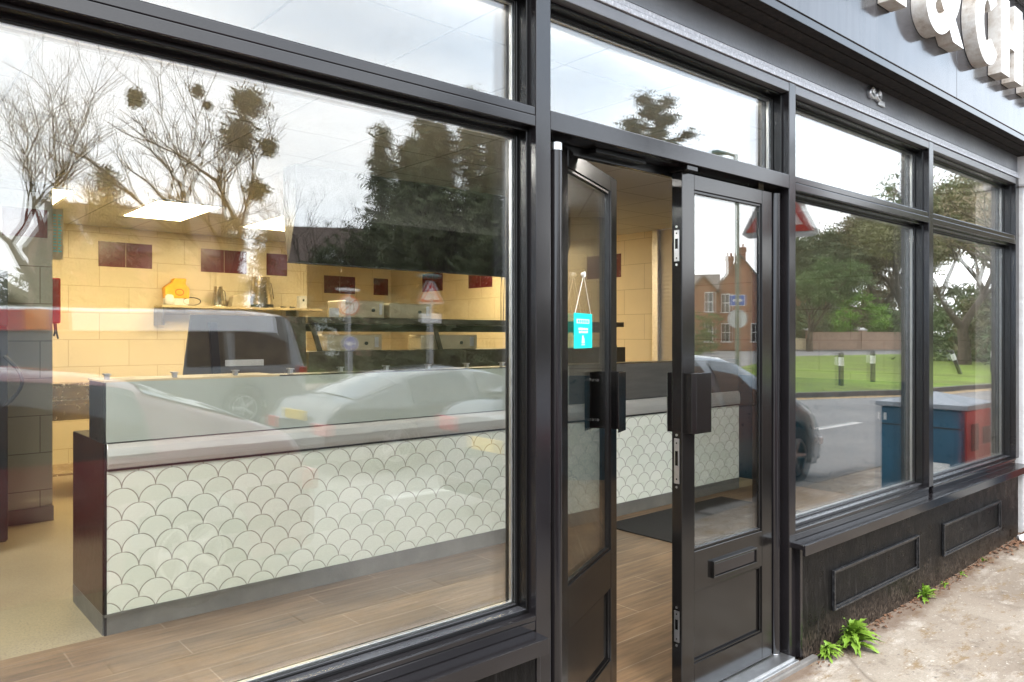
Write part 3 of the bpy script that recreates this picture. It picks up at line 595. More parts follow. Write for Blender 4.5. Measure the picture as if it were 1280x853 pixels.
# shelf on the back wall with its things
sh = empty('wall_shelf', (2.66, 7.20, 1.82), 'pale wall shelf on a bracket holding pots and a bag', 'shelf')
MB().box(0, 1.95, 0, .3, .0, .028).build('board', 'shelf', sh, .003)
MB().box(.0, .03, .0, .3, -.2, -.001).build('bracket', 'range', sh, .002); MB().box(1.6, 1.63, 0, .3, -.12, -.001).build('bracket', 'range', sh, .002)
ZS = 1.849
o = empty('paper_bag', (2.86, 7.35, ZS), 'orange paper bag with a white foot on the wall shelf', 'bag')
m = MB(); m.prism([(-.13, .08), (.13, .08), (.135, .2), (.09, .245), (.10, .31), (-.03, .31), (-.06, .26), (-.14, .2)], -.06, .06, 'y'); m.build('bag_body', 'orange_bag', o, .012)
MB().box(-.128, .128, -.055, .055, 0, .08).build('bag_foot', 'white_p', o, .01)
m = MB()
for i in range(20):
    a = 2 * math.pi * i / 20; b = 2 * math.pi * (i + 1) / 20; m.tube((.02 + .045 * math.cos(a), -.062, .15 + .035 * math.sin(a)), (.02 + .045 * math.cos(b), -.062, .15 + .035 * math.sin(b)), .004, n=5)
m.build('print', 'red_p', o)
m = MB().lathe([(0, 0), (.05, 0), (.055, .06), (.04, .11), (.02, .12), (0, .12)], n=18); o = m.build('white_cup', 'white_p'); o.location = (2.76, 7.26, ZS); tag(o, 'rounded white cup in front of the orange bag', 'cup')
def pot(loc, r0, r1, h, label):
    o = empty('steel_pot', loc, label, 'pot'); t = .004
    MB().lathe([(0, 0), (r0, 0), (r0, .01), (r1, h), (r1 + .008, h + .004), (r1 - t, h), (r0 - t, .012), (0, .012)], n=28).build('vessel', 'stainless', o)
    MB().lathe([(r0 + .006, 0), (r0 + .006, h * .1), (r0 - .004, h * .1)], n=28).build('base_band', 'black' if r0 > .1 else 'stainless', o)
    m = MB(); m.path([(r1, 0, h * .85), (r1 + .03, 0, h * .8), (r0 + .02, 0, h * .3)], .006, 6); m.build('handle', 'stainless', o)
pot((3.33, 7.32, ZS), .072, .048, .23, 'small steel jug on the wall shelf')
pot((3.86, 7.34, ZS), .145, .105, .37, 'tall tapered steel pot on the wall shelf')
m = MB(); m.prism([(-.12, 0), (.12, 0), (.10, .14), (-.04, .15), (-.10, .12)], -.07, .07, 'y'); o = m.build('scoop_box', 'beige', bevel=.01); o.location = (3.59, 7.34, ZS); tag(o, 'squat grey beige scoop holder between jug and tall pot', 'holder')
m = MB().box(-.05, .05, -.04, .04, 0, .16).box(-.01, .015, -.043, -.04, .09, .12, 1); o = m.build('control_box', ['white_p', 'black'], bevel=.005); o.location = (4.40, 7.34, ZS); tag(o, 'small upright white box at the right end of the wall shelf', 'box')
m = MB(); random.seed(4)
m.path([(3.02 + .1 * math.cos(t / 3.0), 7.3, ZS + .05 + .045 * math.sin(t / 3.0)) for t in range(20)], .006, 6); tag(m.build('cable_loop', 'black'), 'loop of dark cable lying between bag and jug', 'cable')
for i, (x_, lb) in enumerate(((4.08, 'small dark utensil lying right of the tall pot'), (4.2, 'second small dark utensil lying right of the tall pot'))):
    m = MB().tube((x_, 7.25, ZS + .01), (x_ + .09, 7.3, ZS + .012), .009, .005, 8); tag(m.build('utensil', 'black'), lb, 'utensil')
# prep bench beneath
bn = empty('prep_bench', (1.3, 5.95, .045), 'steel prep bench against the lit back wall left of the counter', 'bench')
MB().box(0, 2.2, 0, .7, .84, .88).build('bench_top', 'stainless', bn, .004); MB().box(0, 2.2, .02, .05, .70, .839).build('apron', 'stainless', bn)
for a in (.02, 2.14):
    for b in (.05, .62): MB().box(a, a + .04, b, b + .04, 0, .8395).build('leg', 'stainless', bn)
MB().box(0.05, 2.1, .06, .66, .2, .22).build('under_shelf', 'stainless', bn)
m = MB().box(0, .5, 0, .3, 0, .12).box(.02, .48, .02, .28, .12, .14); o = m.build('steel_tray', 'stainless', bevel=.01); o.location = (1.35, 6.1, .926); tag(o, 'shallow steel tray on the prep bench', 'tray')
# fridge at far left
fr_ = empty('fridge', (.18, 4.35, .045), 'tall black fridge at the left edge with a curved handle', 'fridge')
MB().box(0, .645, 0, .7, .06, 1.9).build('cabinet', 'black', fr_, .01); MB().box(.0, .645, -.045, -.002, .08, 1.5).build('door', 'black', fr_, .008)
MB().box(0, .645, -.04, -.002, 1.52, 1.89).build('top_panel', 'hood', fr_, .006)
m = MB(); pts = [(.62 + .10 * math.sin(math.pi * t / 12), -.05 - .03 * math.sin(math.pi * t / 12), .98 + .34 * t / 12) for t in range(13)]; m.path(pts, .012, 10); m.build('handle', 'black', fr_)
# poster and fire blanket on the partition end
ps = empty('notice_poster', (1.2365, 5.2, 2.11), 'narrow safety notice with cyan lettering on the edge of the partition', 'poster')
MB().box(0, .082, 0, .006, 0, .41).build('backing', 'beige', ps)
m = MB(); random.seed(2)
for i in range(13):
    for j in range(2): m.box(.012 + j * .033, .012 + j * .033 + random.uniform(.016, .027), -.0015, -.0002, .06 + i * .024, .073 + i * .024)
m.build('print', 'cyan_print', ps)
o = empty('fire_blanket', (1.2365, 5.21, 1.60), 'red fire blanket case with black pull straps on the partition edge', 'fire blanket')
MB().box(0, .068, 0, .16, 0, .365).build('case', 'red_p', o, .012)
MB().path([(.03, .05, 0), (.035, .04, -.06), (.03, .06, -.10)], .008, 6).path([(.05, .1, 0), (.06, .12, -.08), (.075, .15, -.12)], .008, 6).build('strap', 'black', o)

# door mat
m = MB().box(4.37, 5.95, 1.15, 2.16, .045, .055); mo = m.build('door_mat', 'mat', bevel=.004); tag(mo, 'black ribbed door mat on the plank floor before the counter', 'mat')
# hanging teal notice behind the open door's pane
dn = empty('hanging_sign', (0, 0, 0), 'small teal notice hung by a string on the glass of the open left door', 'sign')
th = R(24.6); ux, uy = math.cos(th), math.sin(th)
dn.location = (1.822 + ux * .128 + uy * .006, .045 + uy * .128 - ux * .006, 1.455); dn.rotation_euler = (0, 0, th)
MB().box(0, .2, 0, .002, 0, .127).build('card', 'teal', dn)
m = MB().box(.025, .165, -.0008, -.0001, .090, .106)
random.seed(5)
for z, a, b in ((.066, .045, .150), (.055, .050, .150)):
    x_ = a
    while x_ < b: w_ = random.uniform(.008, .014); m.box(x_, min(x_ + w_, b), -.0008, -.0001, z, z + .007 + random.uniform(0, .002)); x_ += w_ + .004
m.prism([(.08, .018), (.112, .018), (.108, .036), (.100, .042), (.100, .047), (.086, .047), (.086, .042), (.084, .036)], -.0008, -.0001, 'y'); m.box(.078, .114, -.0008, -.0001, .011, .014)
m.build('print', 'white_p', dn)
m = MB()
for i in range(6): m.box(.035 + i * .021, .048 + i * .021, -.0014, -.0009, .093, .103)
m.build('print', 'teal', dn)
m = MB().path([(.012, .001, .127), (.105, .001, .268), (.185, .001, .127)], .0012, 5); m.build('string', 'white_p', dn)
MB().tube((.105, -.004, .27), (.105, .010, .27), .011, .006, 14).build('suction_hook', 'white_p', dn)

# ------------------------------------------------------------------ sign letters on the fascia
sg = empty('shop_sign', (0, -.172, 3.103), 'large white raised capital letters along the grey fascia above the windows', 'sign lettering')
HC, DP = .475, .078
def letter(ch, x0, x1):
    m = MB(); st = .15
    def P(poly): m.prism(poly, -DP, -.002, 'y')
    if ch == 'H':
        P([(x0, 0), (x0 + st, 0), (x0 + st, .185), (x1 - st, .185), (x1 - st, 0), (x1, 0), (x1, HC), (x1 - st, HC), (x1 - st, .30), (x0 + st, .30), (x0 + st, HC), (x0, HC)])
    elif ch == 'I': P([(x0, 0), (x1, 0), (x1, HC), (x0, HC)])
    elif ch == 'F': P([(x0, 0), (x0 + st, 0), (x0 + st, .17), (x1 - .03, .17), (x1 - .03, .28), (x0 + st, .28), (x0 + st, .365), (x1, .365), (x1, HC), (x0, HC)])
    elif ch == 'C':
        cx, cy, a, b = (x0 + x1) / 2 + .01, HC / 2, (x1 - x0) / 2, HC / 2 + .008; ai, bi = a - .14, b - .115; N = 30; t0, t1 = R(38), R(322)
        o_ = [(cx + a * math.cos(t0 + (t1 - t0) * i / N), cy + b * math.sin(t0 + (t1 - t0) * i / N)) for i in range(N + 1)]
        i_ = [(cx + ai * math.cos(t0 + (t1 - t0) * i / N), cy + bi * math.sin(t0 + (t1 - t0) * i / N)) for i in range(N + 1)]
        for i in range(N):
            q = [o_[i], o_[i + 1], i_[i + 1], i_[i]]; vs = [(p[0], y, p[1]) for y in (-DP, -.002) for p in q]
            f = [(0, 1, 2, 3), (7, 6, 5, 4), (0, 4, 5, 1), (3, 2, 6, 7)]
            if i == 0: f.append((0, 3, 7, 4))
            if i == N - 1: f.append((1, 5, 6, 2))
            m.add(vs, f)
    if m.f:
        o = m.build('letter', ['letter', 'letter_side'], sg)
    else:
        cu = bpy.data.curves.new('letter', 'FONT'); cu.body = ch; cu.size = .60; cu.extrude = (DP - .002) / 2; cu.offset = .018; cu.resolution_u = 8
        t = bpy.data.objects.new('tmp', cu); C.objects.link(t); dg = bpy.context.evaluated_depsgraph_get(); me = bpy.data.meshes.new_from_object(t.evaluated_get(dg)); bpy.data.objects.remove(t)
        xs = [v.co.x for v in me.vertices]; ys = [v.co.y for v in me.vertices]
        for v in me.vertices:
            a = (v.co.x - min(xs)) / (max(xs) - min(xs)); b = (v.co.y - min(ys)) / (max(ys) - min(ys)); v.co = (x0 + a * (x1 - x0), -v.co.z - .002 - (DP - .002) / 2 , b * (HC + .03) - .02) if ch != 'P' else (x0 + a * (x1 - x0), -v.co.z - .002 - (DP - .002) / 2, b * HC)
        me.materials.clear(); me.materials.append(M['letter']); me.materials.append(M['letter_side'])
        o = bpy.data.objects.new('letter', me); C.objects.link(o); o.parent = sg
    for p in o.data.polygons: p.material_index = 0 if abs(p.normal.y) > .7 else 1
    b = o.modifiers.new('bevel', 'BEVEL'); b.width = .002; b.segments = 1; b.limit_method = 'ANGLE'; b.angle_limit = R(40)
    return o
for ch, a, b in (('F', 1.75, 2.08), ('I', 2.19, 2.34), ('S', 2.45, 2.85), ('H', 2.96, 3.42)): pass
for ch, a, b in (('F', 1.92, 2.28), ('I', 2.40, 2.55), ('S', 2.66, 3.08), ('H', 3.455, 3.907), ('&', 4.15, 4.67), ('C', 4.845, 5.255), ('H', 5.30, 5.70), ('I', 5.84, 5.98), ('P', 6.10, 6.50), ('S', 6.6, 7.0)): letter(ch, a, b)

# ------------------------------------------------------------------ weeds and dirt at the wall foot
def weed(loc, r, n, seed, name, label, up=.5, grp='weeds growing at the foot of the wall'):
    random.seed(seed); m = MB()
    for i in range(n):
        a = random.uniform(0, 2 * math.pi); L = r * random.uniform(.6, 1.1); el = random.uniform(.15, up * 2.2); wd = L * random.uniform(.06, .13)
        dx, dy = math.cos(a), math.sin(a) * .75 - .25; z0 = random.uniform(0, r * .4); pts = []
        K = 7
        for k in range(K + 1):
            t = k / K; rr = L * t * math.cos(el); z = z0 + L * (math.sin(el) * t - .55 * t * t * (1 - .4 * up)); ww = wd * (math.sin(math.pi * min(1, t ** .8 * .93 + .05)) ** .8) * (1 + .8 * ((k % 2) - .5))
            pts.append(((dx * rr - dy * ww, dy * rr + dx * ww, z + ww * .35), (dx * rr, dy * rr, z), (dx * rr + dy * ww, dy * rr - dx * ww, z + ww * .35)))
        for k in range(K):
            p, q = pts[k], pts[k + 1]; m.add([p[0], p[1], p[2], q[0], q[1], q[2]], [(0, 1, 4, 3), (1, 2, 5, 4)], 0, True)
    m.tube((0, 0, -.01), (0, 0, r * .5), .006, .003, 6)
    o = m.build(name, 'weed'); o.location = loc; return tag(o, label, 'weed', grp)
weed((3.66, -.095, .01), .15, 110, 1, 'leafy_weed', 'largest leafy green weed, below the first raised panel', .62)
weed((3.46, -.07, .01), .085, 60, 2, 'leafy_weed', 'small spreading weed left of the largest, near the door step', .4)
weed((4.62, -.06, .0), .095, 60, 3, 'leafy_weed', 'mid sized upright weed between the two raised panels', .75)
weed((4.93, -.06, .006), .05, 16, 4, 'leafy_weed', 'small weed right of the upright weed, below the second panel', .5)
weed((5.22, -.05, .014), .045, 14, 5, 'leafy_weed', 'tiny weed under the middle of the second panel', .5)
weed((5.62, -.045, .022), .04, 12, 6, 'leafy_weed', 'tiny weed furthest right, near the rubble by the pier', .6)
random.seed(9); m = MB()
for i in range(520):
    x_ = random.uniform(3.3, 6.6) if i < 380 else random.gauss(6.42, .16); y = -.024 - abs(random.gauss(0, .035)) if i < 380 else -.05 - abs(random.gauss(0, .07)); z = pz(x_) + .002 - .0 ; s_ = random.uniform(.004, .016) if i < 380 else random.uniform(.008, .03); a = random.uniform(0, 3.1)
    m.add([(x_ + s_ * math.cos(a), y + s_ * math.sin(a), z), (x_ - s_ * math.sin(a), y + s_ * .6 * math.cos(a), z + s_ * .5), (x_ - s_ * math.cos(a), y - s_ * math.sin(a), z), (x_ + s_ * .3, y - s_ * .3, z + s_ * .8)], [(0, 1, 3), (1, 2, 3), (2, 0, 3)])
tag(m.build('leaf_litter', plain('dry leaf litter', (.13, .065, .035), .9, 0, .5, 30, .2)), 'brown crumbled leaf litter along the foot of the wall', 'litter', kind='stuff')
for i, (x_, y, s_, lb) in enumerate(((6.30, -.10, .05, 'pale lump of rubble at the foot of the wall by the pier'), (6.62, -.13, .07, 'larger pale stone lying against the white pier'))):
    random.seed(20 + i); bm = bmesh.new(); bmesh.ops.create_icosphere(bm, subdivisions=2, radius=s_)
    for v in bm.verts: v.co *= random.uniform(.75, 1.15); v.co.z *= .7
    me = bpy.data.meshes.new('rubble_stone'); bm.to_mesh(me); me.materials.append(M['white_render']); o = bpy.data.objects.new('rubble_stone', me); C.objects.link(o); o.location = (x_, y, pz(x_) + s_ * .4); tag(o, lb, 'stone')
m = MB()
random.seed(12)
for i in range(16):
    a = random.uniform(0, 6.3); L = random.uniform(.08, .22); m.path([(6.5, -.12, pz(6.5)), (6.5 + L * .5 * math.cos(a), -.12 + L * .3 * math.sin(a), pz(6.5) + .05 + random.uniform(0, .06)), (6.5 + L * math.cos(a), -.12 + L * .6 * math.sin(a) - .02, pz(6.5) + random.uniform(.01, .08))], .003, 4)
tag(m.build('dead_stems', 'bark'), 'tangle of dead brown stems at the foot of the pier', 'dead plant')
random.seed(31)
for i, (x_, y, lb) in enumerate(((5.45, -.55, 'small dark twig lying on the pavement below the second panel'), (6.1, -.62, 'short twig lying near the pavement edge at the far right'))):
    m = MB().path([(0, 0, .004), (.06, .02, .006), (.13, .01, .004)], .003, 5); o = m.build('twig', 'bark_d'); o.location = (x_, y, pz(x_) - .006); tag(o, lb, 'twig')

# ------------------------------------------------------------------ vehicles (in the street, mirrored by the glass)
def interp(pr, x):
    for i in range(len(pr) - 1):
        if pr[i][0] <= x <= pr[i + 1][0]:
            t = (x - pr[i][0]) / (pr[i + 1][0] - pr[i][0]); return pr[i][1] + (pr[i + 1][1] - pr[i][1]) * t
    return pr[0][1] if x < pr[0][0] else pr[-1][1]
def smooth(pr, x, h=.10): return (interp(pr, x - h) + interp(pr, x) * 2 + interp(pr, x + h)) / 4
def make_car(name, label, cat, loc, rz, paintm, L=4.3, W=1.78, top=None, belt=.92, side=((-1.05, -.1), (-.02, .85)), screen=(.75, 1.35), rear=(-1.75, -1.15), wb=(-1.3, 1.35), rw=.32, roofin=.24, group=None, roofm=None, livery=None):
    root = empty(name, loc, label, cat, group, rz); h = L / 2
    top = top or [(-h, .86), (-h + .12, 1.02), (-1.7, 1.06), (-1.0, 1.38), (-.2, 1.44), (.55, 1.38), (1.3, .98), (h - .35, .80), (h, .45)]
    N = 84
    def sec(x):
        zt = smooth(top, x); e = abs(x) / h; wd = W / 2 * (1 - .16 * e ** 7 - .03 * e * e); zb = min(belt, zt - .03); g = max(0, min(1, (zt - zb) / .42))
        zl = .2
        for c_ in wb:
            if abs(x - c_) < rw + .05: zl = max(zl, rw + math.sqrt((rw + .05) ** 2 - (x - c_) ** 2))
        zl = min(zl, zb - .06)
        mid = max(zl + .02, .5 * zb + .08)
        return [(wd * .95, zl), (wd, mid), (wd * .995, zb - .04 if zb - .04 > mid else mid + .01), (wd * .955, zb), (wd * .955 - roofin * .62 * g, zb + (zt - zb) * .62), (wd * .93 - roofin * g - .06 * (1 - g), zt - .045 * g - .01), (wd * .5, zt), (0, zt + .02)]
    m = MB(); vs = []
    for i in range(N + 1):
        x = -h + L * i / N; s_ = sec(x); row = [(x, -y, z) for y, z in s_] + [(x, y, z) for y, z in s_[-2::-1]]; vs += row
    n = 15
    m.add(vs, [(i * n + j, (i + 1) * n + j, (i + 1) * n + j + 1, i * n + j + 1) for i in range(N) for j in range(n - 1)], 0, True)
    m.add(vs, [tuple(range(n)), tuple(range(N * n, N * n + n))[::-1]], 0)
    body = m.build('body', [paintm], root)
    MB().box(-h + .15, h - .15, -W * .42, W * .42, .17, .34).build('underbody', 'black', root)
    def patch(nm, a, b, j0, j1, mt, sidesgn=None, k=10, lift=.006, taper=0):
        m = MB(); rows = []
        for i in range(k + 1):
            row = []
            for j in range(j0, j1 + 1):
                tt = (j - j0) / max(1, (j1 - j0)); aa, bb = a + taper * tt, b - taper * tt; x = aa + (bb - aa) * i / k; s_ = sec(x)
                if j <= 7: y, z = s_[j]; sg_ = -1
                else: y, z = s_[14 - j]; sg_ = 1
                if sidesgn is not None: sg_ = sidesgn
                row.append((x, sg_ * (y + (lift if sidesgn is not None else 0)), z + lift))
            rows += row
        n_ = j1 - j0 + 1
        m.add(rows, [(i * n_ + j, (i + 1) * n_ + j, (i + 1) * n_ + j + 1, i * n_ + j + 1) for i in range(k) for j in range(n_ - 1)], 0, True)
        return m.build(nm, mt, root)
    for sg_ in (-1, 1):
        for a, b in side: patch('side_window', a, b, 3, 5, 'dark_glass', sg_, lift=.007, taper=.06)
    if roofm: patch('roof_panel', side[0][0] - .3, side[-1][1] + .1, 5, 9, roofm, lift=.012); patch('cant_rail', side[0][0] - .3, side[-1][1] + .1, 4, 5, roofm, -1, lift=.012); patch('cant_rail', side[0][0] - .3, side[-1][1] + .1, 4, 5, roofm, 1, lift=.012)
    if livery:
        for sg_ in (-1, 1): patch('livery_patch', livery[0], livery[1], 4, 5, 'lamp_red', sg_, lift=.022); patch('livery_patch', livery[0] + .3, livery[0] + .6, 4, 5, 'orange', sg_, lift=.03)
    patch('windscreen', screen[0], screen[1], 5, 9, 'dark_glass', lift=.010)
    patch('rear_window', rear[0], rear[1], 5, 9, 'dark_glass', lift=.010)
    for sg_ in (-1, 1):
        zt = sec(-h + .06)[3][1]; zf = sec(h - .1)[3][1]; yy = W / 2 * .86
        MB().box(-h - .015, -h + .16, min(sg_ * yy * .62, sg_ * yy), max(sg_ * yy * .62, sg_ * yy), zt - .17, zt - .03).build('tail_lamp', 'lamp_red', root, .02)
        MB().box(h - .22, h + .008, min(sg_ * yy * .55, sg_ * yy * .98), max(sg_ * yy * .55, sg_ * yy * .98), zf - .16, zf - .06).build('headlight', 'lamp_clear', root, .02)
        xm = screen[1] - .42; MB().box(xm - .07, xm + .07, min(sg_ * (W / 2 + .0), sg_ * (W / 2 + .16)), max(sg_ * (W / 2), sg_ * (W / 2 + .16)), belt - .01, belt + .12).build('wing_mirror', paintm, root, .03)
    MB().box(-h - .02, -h + .02, -.26, .26, .62, .73).build('number_plate', 'plate_y', root, .004)
    MB().box(h - .02, h + .015, -.26, .26, .38, .49).build('number_plate', 'white_p', root, .004)
    MB().box(-h - .012, -h + .3, -W * .40, W * .40, .22, .34).box(h - .3, h + .01, -W * .40, W * .40, .2, .3).build('bumper', 'black', root, .02)
    for c_ in wb:
        for sg_ in (-1, 1):
            y1 = sg_ * (W / 2 - .02); y0 = sg_ * (W / 2 - .22); wl = bpy.data.objects.new('wheel', None); C.objects.link(wl); wl.parent = root; wl.location = (c_, (y0 + y1) / 2, rw)
            MB().lathe([(rw * .62, -.1), (rw * .93, -.1), (rw, -.075), (rw, .075), (rw * .93, .1), (rw * .62, .1)], n=28, axis='y').build('tyre', 'tyre', wl)
            m = MB().lathe([(rw * .56, -.09), (rw * .63, -.095), (rw * .63, .095), (rw * .56, .09)], n=28, axis='y').lathe([(0, .07 * sg_), (.06, .07 * sg_), (.06, -.02), (0, -.02)], n=14, axis='y')
            for q in range(5):
                a = 2 * math.pi * q / 5; m.tube((0, .05 * sg_, 0), (rw * .58 * math.cos(a), .07 * sg_, rw * .58 * math.sin(a)), .035, .03, 6)
            m.build('rim', 'rim', wl)
            m = MB(); m.lathe([(0, -.03 * sg_), (rw * .6, -.03 * sg_)], n=20, axis='y'); m.build('brake_disc', 'black', wl)
    m = MB()
    for x_ in (side[0][1] + .03, side[-1][1] + .02):
        for sg_ in (-1, 1): m.box(x_ - .004, x_ + .004, min(sg_ * (W / 2 - .012), sg_ * (W / 2 + .002)), max(sg_ * (W / 2 - .012), sg_ * (W / 2 + .002)), .35, belt - .06)
    m.build('door_gap', 'black', root)
    return root
ZR = -.11
make_car('parked_car', 'navy saloon parked at the kerb beyond the doorway, seen mirrored in the door panes', 'car', (6.3, -3.05, ZR), 0, 'navy', L=4.3)
make_car('parked_car', 'maroon hatchback at the kerb, mirrored across the lower left of the big window', 'car', (.25, -3.55, ZR), math.pi, 'maroon_car', L=4.3, top=[(-2.15, .55), (-2.05, .95), (-1.7, 1.1), (-.95, 1.36), (-.3, 1.42), (.5, 1.36), (1.3, .98), (1.9, .82), (2.15, .5)], rear=(-1.75, -1.1), side=((-1.1, -.25), (-.17, .8)))
make_car('moving_car', 'dark grey coupe with a glowing red tail lamp mirrored above the counter', 'car', (6.2, -6.6, ZR), 0, 'grey_car', L=4.3, W=1.8, top=[(-2.15, .55), (-2.0, .82), (-1.6, .92), (-.9, 1.14), (-.2, 1.21), (.4, 1.14), (1.2, .86), (1.8, .74), (2.15, .45)], belt=.78)
make_car('moving_van', 'tall silver people carrier mirrored across the tiled wall, pale roof band and dark windows', 'van', (3.28, -11.9, ZR), math.pi, 'van_grey', L=6.2, W=1.9, roofm='silver', livery=(.7, 1.9),
         top=[(-3.1, .8), (-3.03, 1.6), (-2.86, 1.98), (-2.0, 2.04), (2.6, 2.02), (2.85, 1.9), (3.02, 1.1), (3.1, .7)], belt=1.08, side=((-2.8, -1.75), (-1.65, -.95), (1.6, 2.4)), screen=(2.86, 3.0), rear=(-3.05, -2.92), wb=(-1.9, 2.0), rw=.36, roofin=.16)

# ------------------------------------------------------------------ street furniture
def face_to(x, y): return math.atan2(x, -(y + 1.9))   # turn a sign's front (-y local) ... see use
def sign_face(root, z, kind, r, dirn):
    # dirn: unit vector the face looks along (horizontal)
    t = Vector((-dirn.y, dirn.x, 0)); base = Matrix(((t.x, dirn.x, 0, 0), (t.y, dirn.y, 0, 0), (0, 0, 1, z), (0, 0, 0, 1)))
    # local: x = across, y = out of the face, z = up
    def mk(name, fn, mat, bev=0):
        m = MB(); m.xf = base; fn(m); return m.build(name, mat, root, bev)
    def disc(rr, y0, y1, n=28): return lambda m: m.tube((0, y0, 0), (0, y1, 0), rr, n=n)
    def tri(s_, y0, y1): return lambda m: m.prism([(-s_, -s_ * .577), (s_, -s_ * .577), (0, s_ * 1.155)], y0, y1, 'y')
    if kind == 'roundel':
        p = mk('sign_plate', disc(r, .03, .034), 'sign_red'); mk('sign_face', disc(r * .82, .0345, .0355), 'sign_white')
        def sym(m):
            m.path([(-.12 * r / .3, .0362, -.14 * r / .3), (-.12 * r / .3, .0362, .06 * r / .3), (.08 * r / .3, .0362, .06 * r / .3)], .022 * r / .3, 6); m.prism([(.06 * r / .3, .0 ), (.06 * r / .3, .12 * r / .3), (.15 * r / .3, .06 * r / .3)], .036, .0375, 'y')
        mk('symbol', sym, 'sign_black'); mk('slash', lambda m: m.prism([(-r * .62, r * .5), (-r * .5, r * .62), (r * .62, -r * .5), (r * .5, -r * .62)], .0385, .040, 'y'), 'sign_red')
    if kind == 'blue':
        mk('sign_plate', disc(r, .03, .034), 'sign_white'); mk('sign_face', disc(r * .93, .0345, .0355), 'sign_blue')
        mk('symbol', lambda m: m.prism([(-r * .6, .07 * r), (r * .1, .07 * r), (r * .1, .35 * r), (r * .65, 0), (r * .1, -.35 * r), (r * .1, -.07 * r), (-r * .6, -.07 * r)], .036, .037, 'y'), 'sign_white')
    if kind == 'tri':
        mk('backing_board', lambda m: m.prism([(-r * 1.12, -r * .62), (-r * .95, -r * .75), (r * .95, -r * .75), (r * 1.12, -r * .62), (r * .25, r * 1.2), (0, r * 1.32), (-r * .25, r * 1.2)], .022, .028, 'y'), 'signgrey')
        mk('sign_plate', tri(r, .03, .034), 'sign_red'); mk('sign_face', tri(r * .68, .0345, .0355), 'sign_white')
        def sym(m):
            m.path([(-.1 * r, .0362, -.3 * r), (-.1 * r, .0362, .05 * r), (.08 * r, .0362, .15 * r), (.08 * r, .0362, .4 * r)], .045 * r, 6)
        mk('symbol', sym, 'sign_black')
    if kind == 'rect':
        mk('sign_plate', lambda m: m.box(-r, r, .03, .034, -r * .72, r * .72), 'sign_white'); mk('sign_face', lambda m: m.box(-r * .93, r * .93, .0345, .0355, -r * .65, r * .65), 'sign_blue')
        def sym(m):
            for cx in (-.35, .35): m.tube((cx * r, .036, 0), (cx * r, .037, 0), .2 * r, n=14)
            m.prism([(-.1 * r, 0), (0, .4 * r), (.1 * r, 0)], .036, .037, 'y')
        mk('symbol', sym, 'sign_white')
    if kind == 'back': mk('sign_back', disc(r, .03, .035), 'signgrey')
def pole(x, y, top, r, label, cat, faces, name='road_sign', zb=-.1, mat='signgrey'):
    o = empty(name, (x, y, zb), label, cat); MB().tube((0, 0, 0), (0, 0, top - zb), r, n=14).tube((0, 0, top - zb), (0, 0, top - zb + .02), r * 1.1, r * .6, 14).build('pole', mat, o)
    d_ = (Vector((0, 1.97, 0)) - Vector((x, y, 0))).normalized()
    for z, k_, rr in faces: sign_face(o, z - zb, k_, rr, d_)
    return o, d_
# warning triangle near the kerb
o, _ = pole(6.27, -1.62, 3.2, .038, 'large red bordered warning triangle on a pole, split by the post between door and window', 'road sign', [(2.60, 'tri', .305)], zb=0)
MB().box(-.12, .12, -.05, .05, 3.05, 3.20).build('lamp_hood', 'teal_metal', o, .02)
o, _ = pole(10.93, -17.7, 2.85, .045, 'red ringed no turn roundel on a grey pole across the road', 'road sign', [(2.37, 'roundel', .3)]); MB().box(-.3, .3, -.1, .12, 2.87, 2.95).build('lamp_hood', 'white_p', o, .02)
pole(10.71, -17.2, 1.27, .04, 'small round blue arrow sign beside the roundel across the road', 'road sign', [(1.27, 'blue', .21)])
o, _ = pole(11.56, -14.5, 2.6, .05, 'small red triangle above a white plate on a pole mid road', 'road sign', [(2.55, 'tri', .3)], name='road_sign'); MB().box(-.25, .25, -.25, .15, 3.1, 3.2).build('lamp_hood', 'teal_metal', o, .04)
d_ = (Vector((0, 1.97, 0)) - Vector((11.56, -14.5, 0))).normalized(); t_ = Vector((-d_.y, d_.x, 0)); m = MB(); m.xf = Matrix(((t_.x, d_.x, 0, 0), (t_.y, d_.y, 0, 0), (0, 0, 1, 2.05), (0, 0, 0, 1))); m.box(-.26, .26, .055, .06, -.12, .12); m.build('sub_plate', 'sign_white', o)
# lamp column with plates
o, d_ = pole(23.7, -13.2, 7.9, .075, 'tall street lamp with a blue plate and round plate on its column', 'street lamp', [(2.75, 'rect', .27), (2.1, 'back', .33), (1.05, 'rect', .07)], name='street_lamp', mat='post_green')
t_ = Vector((-d_.y, d_.x, 0))
MB().path([(0, 0, 7.95), tuple(t_ * .35 + Vector((0, 0, 8.1)))], .05, 8, 0).build('arm', 'post_green', o); m = MB(); m.xf = Matrix.Translation(t_ * .55 + Vector((0, 0, 8.1))); m.box(-.3, .3, -.14, .14, -.05, .06); m.build('lamp_head', 'teal_metal', o, .03)
# bollards
def bollard(x, y, tilt, label):
    o = empty('bollard', (x, y, 0), label, 'bollard', 'bollards on the grass verge'); o.rotation_euler = (R(tilt[0]), R(tilt[1]), 0)
    MB().tube((0, 0, -.05), (0, 0, .98), .075, n=14).tube((0, 0, .98), (0, 0, 1.02), .075, .04, 14).build('post', 'sign_black', o)
    MB().tube((0, 0, .60), (0, 0, .86), .078, n=14, cap=False).build('reflective_band', 'sign_white', o)
bollard(22.64, -8.9, (0, 0), 'black bollard with white band, upright, left of the first window mullion')
bollard(25.32, -9.13, (0, 0), 'black and white bollard just left of the tall mullion')
bollard(20.67, -9.4, (0, 0), 'black and white bollard next to the door frame')
bollard(32.96, -9.1, (14, -16), 'black and white bollard leaning over on the grass')
bollard(36.17, -8.96, (0, 3), 'black and white bollard at the far right of the grass')
